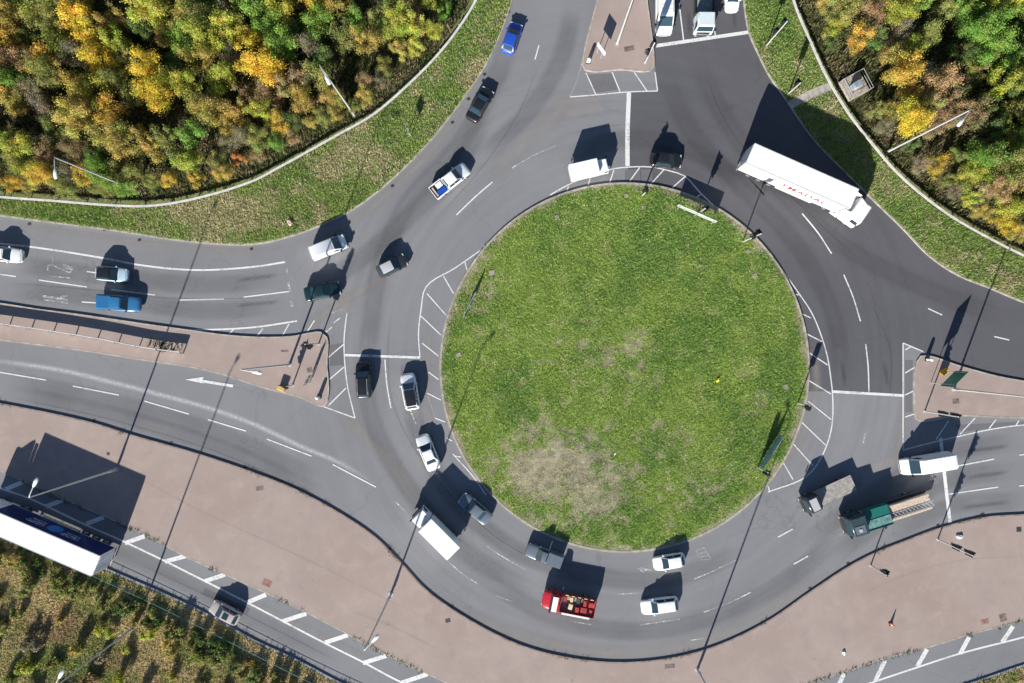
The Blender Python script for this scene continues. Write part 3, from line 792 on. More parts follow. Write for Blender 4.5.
def pickup_spec(L=5.0, W=1.78, H=1.72, double=True, canopy=None, canopy_h=0.0, load=None, roof='paint', cover=None):
    h = L/2; sp = []; zd = 1.05; hz = 1.0; cow = h - 1.30
    cr = cow - (2.05 if double else 1.35)          # rear of cab
    st = [(cr-0.02, 0.97, zd), (cr+0.25, 1.0, zd), (cow-0.2, 1.0, zd), (cow+0.15, 0.99, hz), (h-0.60, 0.97, hz-0.07), (h-0.30, 0.92, hz-0.13), (h-0.13, 0.85, hz-0.20), (h-0.04, 0.74, hz-0.28), (h, 0.56, hz-0.36)]
    sp.append(('body', lower_body(st, W, 0.32).mesh('body', smooth=45), 'paint', None, None))
    cabin_spec(sp, cr+0.02, cow+0.05, cr+0.20, cow-0.62, W/2*0.90, W/2*0.72, zd-0.06, H-0.05, 2 if double else 1, True, roof)
    x0, x1 = -h, cr - 0.06
    b = MB(); b.box(x0, x1, -W/2+0.03, W/2-0.03, 0.42, 0.72); sp.append(('bed_floor', b.mesh('bed_floor', bevel=0.02), 'chassis', None, None))
    for s in (-1, 1):
        b = MB(); b.box(x0+0.02, x1, s*(W/2-0.045)-0.045, s*(W/2-0.045)+0.045, 0.45, 1.08); sp.append(('bed_side', b.mesh('bed_side', bevel=0.02), 'paint', None, None))
    b = MB(); b.box(x0, x0+0.07, -W/2+0.10, W/2-0.10, 0.50, 1.06); sp.append(('tailgate', b.mesh('tailgate', bevel=0.02), 'paint', None, None))
    b = MB(); b.box(x1-0.07, x1-0.005, -W/2+0.10, W/2-0.10, 0.70, 1.10); sp.append(('bulkhead', b.mesh('bulkhead', bevel=0.02), 'paint', None, None))
    if canopy:
        B, T = frustum_faces(x0+0.02, x1+0.05, x0+0.10, x1+0.10, W/2-0.03, W/2-0.14, 1.085, 1.085+canopy_h)
        b = MB(); b.hexa(B + T); sp.append(('canopy', b.mesh('canopy', bevel=0.06, smooth=50), canopy, None, None))
        k = len(sp)-1; n = 6
        for i in range(n):
            x = x0 + 0.3 + (x1-x0-0.6)*i/(n-1)
            b = MB(); b.box(x-0.025, x+0.025, -W/2+0.24, W/2-0.24, 1.08+canopy_h, 1.105+canopy_h); sp.append(('canopy_rib', b.mesh('canopy_rib'), canopy, k, None))
    if load:
        for (ax0, ax1, ay0, ay1, z, key, nm) in load:
            b = MB(); b.box(x0+(x1-x0)*ax0, x0+(x1-x0)*ax1, W*ay0, W*ay1, 0.725, z); sp.append((nm, b.mesh(nm, bevel=0.04), key, None, None))
    b = MB(); b.box(h-0.08, h+0.02, -W*0.25, W*0.25, 0.42, 0.58); sp.append(('grille', b.mesh('grille', bevel=0.02), 'black', None, None))
    lights_spec(sp, h-0.16, -h+0.01, W*0.355, 0.72, 0.85)
    mirrors_spec(sp, cow-0.18, W/2*0.93, zd+0.02)
    for x in (-h+1.0, h-0.85):
        for s in (-1, 1): wheel_spec(sp, x, s*(W/2-0.10), 0.36, 0.23, s)
    return sp

def van_spec(L=5.9, W=2.0, H=2.45, zd=1.22):
    h = L/2; sp = []; cow = h - 0.78
    st = [(-h, 0.95, zd), (-h+0.08, 0.99, zd), (-h+0.4, 1.0, zd), (cow-0.1, 1.0, zd), (cow+0.2, 0.98, zd-0.06), (h-0.4, 0.95, zd-0.22), (h-0.16, 0.90, zd-0.36), (h-0.05, 0.82, zd-0.50), (h, 0.70, zd-0.62)]
    sp.append(('body', lower_body(st, W, 0.30).mesh('body', smooth=45), 'paint', None, None))
    B, T = frustum_faces(-h+0.02, cow+0.10, -h+0.10, cow-0.90, W/2*0.985, W/2*0.86, zd-0.08, H-0.03)
    b = MB(); b.hexa(B + T); sp.append(('cargo_shell', b.mesh('cargo_shell', bevel=0.11, seg=3, smooth=50), 'paint', None, None))
    sp.append(('windscreen', pane((B[1], B[2], T[2], T[1]), 0.07, 0.93, 0.10, 0.84, 0.014).mesh('windscreen'), 'glass', None, None))
    for q in ((B[0], B[1], T[1], T[0]), (B[2], B[3], T[3], T[2])):
        rev = q[0].y > 0; u0, u1 = 0.80, 0.95
        if rev: u0, u1 = 1-u1, 1-u0
        sp.append(('side_window', pane(q, u0, u1, 0.12, 0.62, 0.014).mesh('side_window'), 'glass', None, None))
    for s in (-1, 1):
        q = (B[3], B[0], T[0], T[3]); u0, u1 = (0.06, 0.49) if s < 0 else (0.51, 0.94)
        sp.append(('rear_door', pane(q, u0, u1, 0.04, 0.94, 0.012).mesh('rear_door'), 'paint', None, None))
    n = 7 if L > 5 else 0
    for i in range(n):
        x = -h+0.45 + (cow-1.4+h-0.45)*i/(n-1)
        b = MB(); b.box(x-0.05, x+0.05, -W*0.36, W*0.36, H-0.035, H-0.008); sp.append(('roof_rib', b.mesh('roof_rib'), 'paint', 1, None))
    b = MB(); b.box(h-0.10, h+0.03, -W*0.32, W*0.32, 0.45, 0.62); sp.append(('grille', b.mesh('grille', bevel=0.02), 'black', None, None))
    lights_spec(sp, h-0.16, -h+0.02, W*0.38, 0.86, 1.1)
    mirrors_spec(sp, cow-0.15, W/2*0.97, zd+0.12, 'black', 1.3)
    for x in (-h+1.1, h-0.95):
        for s in (-1, 1): wheel_spec(sp, x, s*(W/2-0.11), 0.34, 0.23, s)
    return sp

def cab_over(sp, x1, length, W, z0, H, key, roof=None, slope=0.18):
    """flat-nosed lorry cab whose front is at x1"""
    x0 = x1 - length; zw = z0 + (H-z0)*0.45
    b = MB(); b.hexa([(x0,-W/2,z0),(x1,-W/2,z0),(x1,W/2,z0),(x0,W/2,z0),(x0,-W/2,zw),(x1-0.02,-W/2,zw),(x1-0.02,W/2,zw),(x0,W/2,zw)])
    sp.append(('cab', b.mesh('cab', bevel=0.06, smooth=50), key, None, None)); ci = len(sp)-1
    B, T = frustum_faces(x0, x1-0.03, x0+0.03, x1-0.03-slope, W/2-0.01, W/2-0.10, zw-0.03, H)
    b = MB(); b.hexa(B + T); sp.append(('cab_top', b.mesh('cab_top', bevel=0.08, seg=3, smooth=50), key, None, None))
    sp.append(('windscreen', pane((B[1], B[2], T[2], T[1]), 0.06, 0.94, 0.08, 0.84, 0.015).mesh('windscreen'), 'glass', None, None))
    for q in ((B[0], B[1], T[1], T[0]), (B[2], B[3], T[3], T[2])):
        rev = q[0].y > 0; u0, u1 = 0.50, 0.90
        if rev: u0, u1 = 1-u1, 1-u0
        sp.append(('side_window', pane(q, u0, u1, 0.10, 0.66, 0.015).mesh('side_window'), 'glass', None, None))
    if roof:
        b = MB(); b.box(x0+0.10, x1-slope-0.14, -W/2+0.16, W/2-0.16, H-0.02, H+0.035); sp.append(('cab_roof', b.mesh('cab_roof', bevel=0.03), roof, None, None))
    b = MB(); b.box(x1-0.02, x1+0.06, -W/2+0.04, W/2-0.04, z0-0.18, z0+0.14); sp.append(('bumper', b.mesh('bumper', bevel=0.03), 'chassis', None, None))
    b = MB(); b.box(x1-0.03, x1+0.012, -W*0.36, W*0.36, z0+0.22, zw-0.16); sp.append(('grille', b.mesh('grille', bevel=0.01), 'black', None, None))
    for s in (-1, 1):
        b = MB(); b.box(x1-0.04, x1+0.075, s*(W/2-0.30)-0.16, s*(W/2-0.30)+0.16, z0-0.10, z0+0.06); sp.append(('headlight', b.mesh('headlight', bevel=0.02), 'head_lens', None, None))
        b = MB(); b.box(x1-0.22, x1-0.08, s*(W/2)+s*0.06-0.09, s*(W/2)+s*0.06+0.16*(s > 0)-0.07*(s < 0)+0.05, zw+0.05, zw+0.50); sp.append(('wing_mirror', b.mesh('wing_mirror', bevel=0.02), 'black', None, None))

def chassis_spec(sp, x0, x1, W, z0, z1):
    b = MB()
    for s in (-1, 1): b.box(x0, x1, s*W*0.2-0.05, s*W*0.2+0.05, z0, z1)
    for i in range(5):
        x = x0+0.1+(x1-x0-0.3)*i/4; b.box(x, x+0.1, -W*0.2+0.052, W*0.2-0.052, z0+0.03, z1-0.03)
    sp.append(('chassis', b.mesh('chassis'), 'chassis', None, None))

def boxtruck_spec(L, W, Hc, Hb, cab_len=1.5, box='white_box', key='paint', over=0.0, wr=0.36):
    h = L/2; sp = []
    chassis_spec(sp, -h+0.1, h-0.4, W, 0.50, 0.68)
    cab_over(sp, h, cab_len, W*0.94, 0.50, Hc, key)
    x1 = h - cab_len - 0.08 + over
    b = MB(); b.box(-h, h-cab_len-0.08, -W/2, W/2, 0.80, Hb)
    sp.append(('cargo_box', b.mesh('cargo_box', bevel=0.035), box, None, None)); bi = len(sp)-1
    for s in (-1, 1):
        b = MB(); b.box(-h, h-cab_len-0.08, s*(W/2+0.004)-0.02, s*(W/2+0.004)+0.02, 0.78, 0.90); sp.append(('side_rail', b.mesh('side_rail'), 'galv', bi, None))
        b = MB(); b.box(-h-0.02, -h+0.01, min(s*0.03, s*(W/2-0.05)), max(s*0.03, s*(W/2-0.05)), 0.88, Hb-0.08); sp.append(('rear_door', b.mesh('rear_door', bevel=0.01), box, bi, None))
        b = MB(); b.box(-h-0.02, -h+0.04, s*(W/2-0.2)-0.12, s*(W/2-0.2)+0.12, 0.60, 0.74); sp.append(('tail_light', b.mesh('tail_light'), 'red_lens', None, None))
    if over > 0:
        b = MB(); b.hexa([(h-cab_len-0.1,-W/2+0.02,Hc+0.06),(h-cab_len+over,-W/2+0.05,Hc+0.06),(h-cab_len+over,W/2-0.05,Hc+0.06),(h-cab_len-0.1,W/2-0.02,Hc+0.06),(h-cab_len-0.1,-W/2+0.02,Hb-0.01),(h-cab_len+over-0.35,-W/2+0.08,Hb-0.05),(h-cab_len+over-0.35,W/2-0.08,Hb-0.05),(h-cab_len-0.1,W/2-0.02,Hb-0.01)])
        sp.append(('luton_peak', b.mesh('luton_peak', bevel=0.05, smooth=50), box, None, None))
    for x in (-h+1.2, h-cab_len*0.55):
        for s in (-1, 1): wheel_spec(sp, x, s*(W/2-0.16), wr, 0.25, s)
    return sp

def text_mesh(body, size, ext=0.01):
    cu = bpy.data.curves.new('lettering', 'FONT'); cu.body = body; cu.size = size; cu.extrude = ext; cu.offset = 0.02; cu.space_character = 1.12; cu.align_x = 'CENTER'; cu.align_y = 'CENTER'
    ob = bpy.data.objects.new('lettering_tmp', cu); COL.objects.link(ob)
    dg = bpy.context.evaluated_depsgraph_get(); dg.update()
    me = bpy.data.meshes.new_from_object(ob.evaluated_get(dg))
    bpy.data.objects.remove(ob); bpy.data.curves.remove(cu)
    me.name = 'lettering'
    if not me.materials: me.materials.append(None)
    else: me.materials[0] = None
    return me

def place_text(me, x, y, z, side):
    """turn lettering onto the trailer side: side +1 = left flank (+y), -1 = right flank (-y)"""
    if side > 0: m = Matrix(((-1,0,0,x),(0,0,1,y),(0,1,0,z),(0,0,0,1)))
    else: m = Matrix(((1,0,0,x),(0,0,-1,y),(0,1,0,z),(0,0,0,1)))
    me.transform(m); return me

def trailer_spec(sp, x0, x1, W, z0, Hh, roofkey, sidekey):
    b = MB(); b.box(x0, x1, -W/2, W/2, z0, Hh); sp.append(('trailer_box', b.mesh('trailer_box', bevel=0.03), roofkey, None, None)); ti = len(sp)-1
    for i in range(9):
        a = x0+0.05+(x1-x0-0.10)*i/9; c = x0+0.05+(x1-x0-0.10)*(i+1)/9-0.025
        b = MB(); b.box(a, c, -W/2+0.07, W/2-0.07, Hh-0.01, Hh+0.012); sp.append(('roof_sheet', b.mesh('roof_sheet', bevel=0.008, seg=1), roofkey, ti, None))
    for s in (-1, 1):
        b = MB(); b.box(x0+0.02, x1-0.02, s*(W/2-0.02)-0.03, s*(W/2-0.02)+0.03, Hh-0.06, Hh+0.02); sp.append(('cant_rail', b.mesh('cant_rail'), 'galv', ti, None))
    n = 8
    if sidekey:
        for s in (-1, 1):
            for i in range(n):
                a = x0+0.06+(x1-x0-0.12)*i/n; c = x0+0.06+(x1-x0-0.12)*(i+1)/n - 0.008
                b = MB(); b.box(a, c, s*(W/2)-0.012, s*(W/2)+0.012, z0+0.10, Hh-0.10); sp.append(('side_panel', b.mesh('side_panel'), sidekey, ti, None))
    for s in (-1, 1):
        b = MB(); b.box(x0-0.03, x0+0.01, min(s*0.02, s*(W/2-0.04)), max(s*0.02, s*(W/2-0.04)), z0+0.05, Hh-0.08); sp.append(('rear_door', b.mesh('rear_door', bevel=0.01), roofkey, ti, None))
        for k in (0.35, 0.75):
            b = MB(); b.tube((x0-0.05, s*W*k/2, z0+0.1), (x0-0.05, s*W*k/2, Hh-0.15), 0.02, n=6); sp.append(('lock_rod', b.mesh('lock_rod'), 'galv', ti, None))
        b = MB(); b.box(x0-0.05, x0+0.04, s*(W/2-0.28)-0.16, s*(W/2-0.28)+0.16, z0-0.22, z0-0.06); sp.append(('tail_light', b.mesh('tail_light'), 'red_lens', None, None))
        b = MB(); b.box(x0+5.0, x1-3.4, s*(W/2-0.05)-0.02, s*(W/2-0.05)+0.02, 0.55, 0.68); b.box(x0+5.0, x1-3.4, s*(W/2-0.05)-0.02, s*(W/2-0.05)+0.02, 0.85, 0.96)
        for q in (0.0, 0.5, 1.0):
            xx = x0+5.05+(x1-3.45-x0-5.05)*q; b.box(xx-0.04, xx+0.04, s*(W/2-0.05)-0.018, s*(W/2-0.05)+0.018, 0.50, z0)
        sp.append(('side_guard', b.mesh('side_guard'), 'cream' if sidekey else 'white_box', None, None))
        b = MB(); b.box(x1-3.1, x1-2.95, s*0.75-0.08, s*0.75+0.08, 0.15, z0); b.box(x1-3.17, x1-2.88, s*0.75-0.16, s*0.75+0.16, 0.10, 0.155); sp.append(('landing_leg', b.mesh('landing_leg'), 'galv', None, None))
        b = MB(); b.box(x0+0.9, x0+4.9, s*(W/2-0.16)-0.15, s*(W/2-0.16)+0.15, 1.05, 1.08); sp.append(('mudguard', b.mesh('mudguard'), 'chassis', None, None))
    chassis_spec(sp, x0+0.1, x1-0.5, W, z0-0.28, z0-0.005)
    b = MB(); b.box(x0-0.03, x0+0.10, -W/2+0.1, W/2-0.1, 0.45, 0.58); sp.append(('rear_bumper', b.mesh('rear_bumper', bevel=0.01), 'galv', None, None))
    for x in (x0+1.5, x0+2.85, x0+4.2):
        for s in (-1, 1): wheel_spec(sp, x, s*(W/2-0.22), 0.50, 0.36, s)
    return ti

def tractor_spec(sp, key, W=2.45, roof=None, closed=False):
    """tractor unit with the kingpin at the origin, nose towards +x"""
    chassis_spec(sp, -1.2, 3.4, W, 0.62, 0.88)
    cab_over(sp, 4.0, 2.15, W, 0.62, 3.15, key)
    b = MB(); b.hexa([(1.9,-1.12,3.13),(3.3,-1.05,3.13),(3.3,1.05,3.13),(1.9,1.12,3.13),(1.9,-1.08,3.85),(2.3,-1.0,3.80),(2.3,1.0,3.80),(1.9,1.08,3.85)])
    sp.append(('roof_deflector', b.mesh('roof_deflector', bevel=0.08, smooth=50), key, None, None))
    for s in (-1, 1):
        b = MB(); b.tube((2.5, s*0.55, 3.72-0.28), (2.75, s*0.55, 3.44), 0.13, 0.10, n=8); sp.append(('roof_lamp', b.mesh('roof_lamp'), 'black', None, None))
        b = MB(); b.box(1.42 if not closed else 1.15, 1.85, s*(W/2-0.05)-0.03, s*(W/2-0.05)+0.03, 0.9, 3.6 if not closed else 3.95); sp.append(('side_fairing', b.mesh('side_fairing', bevel=0.02), key, None, None))  # closed form is enlarged to block light through the gap behind the cab
        b = MB(); b.tube((0.75, s*0.95, 0.62), (1.75, s*0.95, 0.62), 0.30, n=12); sp.append(('fuel_tank', b.mesh('fuel_tank', smooth=40), 'galv', None, None))
        b = MB(); b.box(-0.75, 0.65, s*(W/2-0.20)-0.18, s*(W/2-0.20)+0.18, 1.04, 1.07); sp.append(('mudguard', b.mesh('mudguard'), 'chassis', None, None))
        wheel_spec(sp, 3.0, s*(W/2-0.20), 0.50, 0.32, s); wheel_spec(sp, -0.05, s*(W/2-0.26), 0.50, 0.46, s)

def flatbed_spec(L, W, Hc, cab_len, bedkey, sides=0.0, sidekey=None, floor=0.95, nose=0.0):
    h = L/2; sp = []
    if nose:
        hb = h - 0.05
        st = [(h-nose-0.10, 0.97, 1.42), (h-nose+0.15, 0.96, 1.40), (h-0.35, 0.92, 1.32), (h-0.12, 0.84, 1.22), (h, 0.70, 1.05)]
        sp.append(('bonnet', lower_body(st, W, 0.55).mesh('bonnet', smooth=45), 'paint', None, None))
        for s in (-1, 1):
            b = MB(); b.box(h-0.10, h+0.02, s*W*0.33-0.14, s*W*0.33+0.14, 0.80, 1.0); sp.append(('headlight', b.mesh('headlight', bevel=0.02), 'head_lens', None, None))
    chassis_spec(sp, -h+0.1, h-0.4, W, 0.50, 0.70)
    cab_over(sp, h-nose, cab_len-nose*0.75, W*0.96, 0.50, Hc, 'paint', slope=0.18 if not nose else 0.34)
    x0, x1 = -h, h-cab_len-nose*0.25-0.12
    npl = 7
    b = MB(); b.box(x0, x1, -W/2, W/2, floor-0.14, floor-0.03); sp.append(('bed_frame', b.mesh('bed_frame', bevel=0.01), 'chassis', None, None)); bi = len(sp)-1
    for i in range(npl):
        a = -W/2+0.03+(W-0.06)*i/npl; c = a+(W-0.06)/npl-0.015
        b = MB(); b.box(x0+0.02, x1-0.02, a, c, floor-0.028, floor); sp.append(('bed_plank', b.mesh('bed_plank'), bedkey, bi, None))
    b = MB(); b.box(x1-0.02, x1+0.05, -W/2+0.02, W/2-0.02, floor-0.02, floor+0.95); sp.append(('headboard', b.mesh('headboard', bevel=0.01), sidekey or bedkey, None, None))
    if sides:
        for s in (-1, 1):
            b = MB(); b.box(x0+0.03, x1-0.05, s*(W/2-0.02)-0.025, s*(W/2-0.02)+0.025, floor+0.002, floor+sides); sp.append(('side_board', b.mesh('side_board', bevel=0.01), sidekey, None, None))
        b = MB(); b.box(x0-0.01, x0+0.04, -W/2+0.06, W/2-0.06, floor+0.002, floor+sides); sp.append(('tailboard', b.mesh('tailboard', bevel=0.01), sidekey, None, None))
    for s in (-1, 1):
        b = MB(); b.box(x0-0.02, x0+0.04, s*(W/2-0.2)-0.12, s*(W/2-0.2)+0.12, 0.60, 0.74); sp.append(('tail_light', b.mesh('tail_light'), 'red_lens', None, None))
    for x in (-h+1.25, h-cab_len*0.55):
        for s in (-1, 1): wheel_spec(sp, x, s*(W/2-0.17), 0.40, 0.28, s)
    return sp, x0, x1

def spawn(spec, name, loc, deg, paint, label, cat, group, override=None):
    root = empty(name, loc, R(deg), label, cat, group)
    made = []
    for nm, me, key, par, lab in spec:
        k = (override or {}).get(nm, key)
        m = PAINT[paint] if k == 'paint' else (PAINT[k] if k in PAINT else M[k])
        o = link(nm, me, m, root if par is None else made[par], lab)
        made.append(o)
    return root, made

SPEC = {
 'hatch': car_spec('hatch'), 'saloon': car_spec('saloon'), 'suv': car_spec('suv'), 'wagon': car_spec('wagon'), 'hatch_sun': car_spec('hatch', sunroof=True), 'suv_rails': car_spec('suv', rails=True), 'minivan': van_spec(4.5, 1.78, 1.85, 0.98),
 'pickup_cover': pickup_spec(4.5, 1.70, double=False, canopy='paint', canopy_h=0.30),
 'pickup_load': pickup_spec(5.2, load=[(0.30,0.95,-0.40,-0.05,1.15,'blue','crate'), (0.45,0.9,0.02,0.40,1.05,'sign_white','crate'), (0.05,0.26,-0.36,0.36,0.95,'timber','crate')]),
 'pickup_bluecover': pickup_spec(5.1, 1.85, 1.75, canopy='paint', canopy_h=0.12), 'van': van_spec(),
}
CG = 'cars and pickups on the roundabout'
def car(kind, name, px, py, deg, paint, label, cat, h=0.8, override=None):
    return spawn(SPEC[kind], name, A(px, py, h), deg, paint, label, cat, CG, override)

car('hatch', 'car', 512, 37, 71, 'blue', 'bright blue car leaving by the top arm beside the verge', 'car')
car('saloon', 'car', 480, 104, 60, 'black', 'black car near the kerb of the upper left verge, behind blue car', 'car')
car('pickup_load', 'pickup_truck', 450, 180, 38.5, 'white', 'white pickup with blue crate in its open bed', 'pickup', 1.0)
car('minivan', 'van', 328.5, 247, 22, 'white', 'small white van joining from the left arm', 'van', 1.0)
car('hatch', 'car', 392, 265.5, 27, 'darkgrey', 'charcoal hatchback with pale grey roof', 'car', override={'roof': 'roofgrey'})
car('saloon', 'car', 322.5, 291, 12, 'teal', 'dark teal car at the give way line of left arm', 'car')
car('saloon', 'car', 3, 254, -7, 'white', 'white car cut off by the left edge of the picture', 'car')
car('hatch', 'car', 111, 274, -5, 'paleblue', 'pale blue hatchback with black roof on the left arm', 'car', override={'roof': 'black', 'cabin': 'black'})
car('pickup_bluecover', 'pickup_truck', 117.5, 303, -4, 'skyblue', 'mid blue pickup with covered bed beside the barrier', 'pickup', 1.0)
car('suv_rails', 'car', 363.5, 380, 92, 'black', 'black estate car with roof rails at the left stop line', 'car')
car('suv', 'car', 410, 391.5, 99.7, 'white', 'white estate car with black glass roof', 'car', override={'roof': 'black'})
car('saloon', 'car', 428, 452.5, 112, 'white', 'white saloon behind the black-roofed white car', 'car')
car('saloon', 'car', 475, 509, 140, 'slate', 'slate grey car in the shade of the white box lorry', 'car')
car('pickup_cover', 'pickup_truck', 544.5, 556, 160, 'slate', 'blue grey pickup with ribbed bed cover below the island', 'pickup', 1.0)
car('hatch', 'car', 669.5, 562, 190, 'white', 'white hatchback close to the island kerb at the bottom', 'car')
car('wagon', 'car', 660, 606, 187.5, 'white', 'white estate car in the outer lane at the bottom', 'car')
car('hatch', 'car', 666.5, 160, -4, 'black', 'small black car at the top of the ring', 'car')
car('hatch', 'car', 732.5, -5, -91, 'white', 'white car half out of the top edge beside grass verge', 'car')
car('hatch_sun', 'car', 224.5, 613, 152.5, 'beige', 'beige car with sunroof on the slip road', 'car')
spawn(SPEC['van'], 'van', A(929.5, 464.5, 1.6), 189.5, 'white', 'white panel van crossing the stop line of right arm', 'van', 'panel vans')
spawn(SPEC['van'], 'van', A(665.5, 6.5, 1.6), -90, 'white', 'white panel van waiting beside the top splitter island', 'van', 'panel vans')
spawn(boxtruck_spec(6.3, 2.15, 2.15, 2.95, 1.5), 'box_truck', A(435, 533, 2.2), 135, 'white', 'white box lorry at lower left of the ring', 'lorry', 'box lorries')
spawn(boxtruck_spec(4.7, 1.75, 1.85, 2.35, 1.25, wr=0.31), 'box_truck', A(589.5, 168.5, 1.7), 12.8, 'white', 'small white box lorry at the top of the ring', 'lorry', 'box lorries')

# red lorry with red cargo
sp, x0, x1 = flatbed_spec(6.3, 2.15, 2.35, 1.75, 'bed_grey', 0.62, 'cargo_red', nose=0.85)
b = MB(); b.box(6.3/2-0.85-0.86, 6.3/2-0.85-0.24, -0.88, 0.88, 2.36, 2.42); sp.append(('cab_roof', b.mesh('cab_roof', bevel=0.03), 'white_box', None, None))
for i in range(11):                                    # striped top rail of the far side
    a = x0+0.05+(x1-x0-0.12)*i/11; c = a+(x1-x0-0.12)/11-0.01
    b = MB(); b.box(a, c, -1.10, -1.01, 1.575, 1.66); sp.append(('top_rail_block', b.mesh('top_rail_block'), 'cream' if i % 2 else 'black', None, None))
b = MB(); b.box(x0+0.5, x1-0.4, 1.085, 1.30, 1.50, 1.545); sp.append(('sunlit_side_rail', b.mesh('sunlit_side_rail', bevel=0.01), 'white_box', None, None))  # side rail painted white to stand for the sunlight on it
rootr, _ = spawn(sp, 'flatbed_truck', A(569, 604.5, 1.5), 169, 'red', 'red flatbed lorry with white cab roof carrying red cargo', 'lorry', 'flatbed lorries')
rr = random.Random(5)
for i in range(9):
    w_ = rr.uniform(0.35, 0.7); d_ = rr.uniform(0.35, 0.8); hh = rr.uniform(0.35, 0.75)
    cx = x0+0.5+(x1-x0-1.0)*(i % 5)/4; cy = -0.5 + 0.85*(i//5) + rr.uniform(-0.1, 0.1)
    b = MB(); b.box(-d_/2, d_/2, -w_/2, w_/2, 0, hh)
    o = link('cargo_crate', b.mesh('cargo_crate', bevel=0.03), M[['cargo_red', 'cargo_red', 'cargo_red', 'cargo_red', 'cream'][(i*3) % 5]] if i not in (2,) else M['chassis'], None,
             f"{['first','second','third','fourth','fifth'][i%5]} crate from the tail, {'near' if i<5 else 'far'} row on red lorry", 'crate', 'crates on the red lorry')
    v = rootr.matrix_world
    rz = R(169); L0 = rootr.location
    o.location = (L0.x + cx*math.cos(rz) - cy*math.sin(rz), L0.y + cx*math.sin(rz) + cy*math.cos(rz), 0.952)
    o.rotation_euler = (0, 0, rz + rr.uniform(-0.12, 0.12))

# grey flatbed
sp, x0, x1 = flatbed_spec(6.6, 2.05, 2.2, 1.7, 'bed_grey')
b = MB(); b.box(6.6/2-1.4, 6.6/2-0.50, -0.75, 0.75, 2.21, 2.26); sp.append(('cab_roof', b.mesh('cab_roof', bevel=0.03), 'roofgrey', None, None))
spawn(sp, 'flatbed_truck', A(829.5, 494.5, 1.2), 204.5, 'darkgrey', 'dark cabbed lorry with empty grey flatbed near right arm', 'lorry', 'flatbed lorries')

sp, x0, x1 = flatbed_spec(6.4, 2.25, 2.55, 1.9, 'bed_grey', 0.5, 'chassis')
spawn(sp, 'flatbed_truck', A(703.5, 6.5, 1.0), -91, 'offwhite', 'pale flatbed lorry waiting at the stop line of the top arm', 'lorry', 'flatbed lorries')

# green lorry with a load of poles and boards
sp, x0, x1 = flatbed_spec(9.6, 2.45, 2.75, 2.1, 'bed_grey')
b = MB(); b.box(9.6/2-1.7, 9.6/2-0.45, -0.1, 0.85, 2.765, 2.80); sp.append(('cab_roof_panel', b.mesh('cab_roof_panel', bevel=0.02), 'slate', None, None))
b = MB(); b.box(9.6/2-1.25, 9.6/2-0.85, 0.25, 0.65, 2.801, 2.86); sp.append(('roof_hatch', b.mesh('roof_hatch', bevel=0.03), 'roofgrey', None, None))
xg = x1-0.1-3.0
for s in (-1, 1):
    b = MB(); b.box(xg, x1-0.10, s*1.19-0.03, s*1.19+0.03, 0.952, 1.95); sp.append(('green_side_board', b.mesh('green_side_board', bevel=0.01), 'green', None, None))
for k in range(2):
    ya = -1.15 + 1.16*k
    b = MB(); b.box(xg, x1-0.12, ya, ya+1.14, 1.72+0.06*k, 1.80+0.06*k); sp.append(('green_cover', b.mesh('green_cover', bevel=0.02), 'green' if k == 0 else 'tarp', None, None))
rootg, _ = spawn(sp, 'flatbed_truck', A(886, 515, 1.8), 197.7, 'darkgreen', 'green lorry carrying timber and a metal lattice', 'lorry', 'flatbed lorries')
def on_truck(root, deg, name, me, m, lab, cat, grp, lx, ly, lz, tilt=0.0):
    o = link(name, me, m, None, lab, cat, grp)
    rz = R(deg); L0 = root.location
    o.location = (L0.x + lx*math.cos(rz) - ly*math.sin(rz), L0.y + lx*math.sin(rz) + ly*math.cos(rz), lz)
    o.rotation_euler = (0, 0, rz + tilt); return o
# rear of the load: a pale board, a lattice and a narrow board (left of travel is the far side)
xl = (x0 - 0.9 + xg)/2; hl = (xg - x0 + 0.9)/2 - 0.06
for (y0, y1, z0, z1, m, lab) in [(-0.75, 0.05, 0.955, 1.55, 'timber', 'broad pale timber stack at the back of green lorry'), (0.86, 1.12, 0.955, 1.45, 'timber', 'narrow pale board on the near edge of green lorry')]:
    b = MB(); n = max(1, int((y1-y0)/0.22))
    for i in range(n):
        a = y0 + (y1-y0)*i/n; b.box(-hl + 0.1*(i % 2), hl, a, a+(y1-y0)/n-0.012, z0, z1 - 0.02*(i % 3))
    on_truck(rootg, 197.7, 'timber_stack', b.mesh('timber_stack', bevel=0.008, seg=1), M[m], lab, 'timber', 'load on the green lorry', xl, 0, 0)
b = MB()
for z in (1.1, 1.6):
    for y in (0.16, 0.76): b.tube((-hl-0.3, y, z), (hl, y, z), 0.04, n=6)
n = 12
for i in range(n):
    a = -hl-0.3 + (2*hl+0.3)*i/n; c = -hl-0.3 + (2*hl+0.3)*(i+1)/n
    b.tube((a, 0.16, 1.6), (c, 0.76, 1.6), 0.025, n=5); b.tube((a, 0.76, 1.6), (c, 0.16, 1.6), 0.025, n=5)
    b.tube((a, 0.16, 1.1), (c, 0.16, 1.6), 0.025, n=5); b.tube((a, 0.76, 1.1), (c, 0.76, 1.6), 0.025, n=5); b.tube((a, 0.16, 1.1), (c, 0.76, 1.1), 0.025, n=5)
on_truck(rootg, 197.7, 'steel_lattice', b.mesh('steel_lattice'), M['galv'], 'grey steel lattice lying between the timber on green lorry', 'lattice', 'load on the green lorry', xl, 0, -0.10)
b = MB(); b.tube((-hl, -1.08, 1.0), (hl+0.4, -1.08, 1.0), 0.09, n=8); b.tube((-hl, -0.90, 1.03), (hl+0.2, -0.90, 1.03), 0.07, n=8)
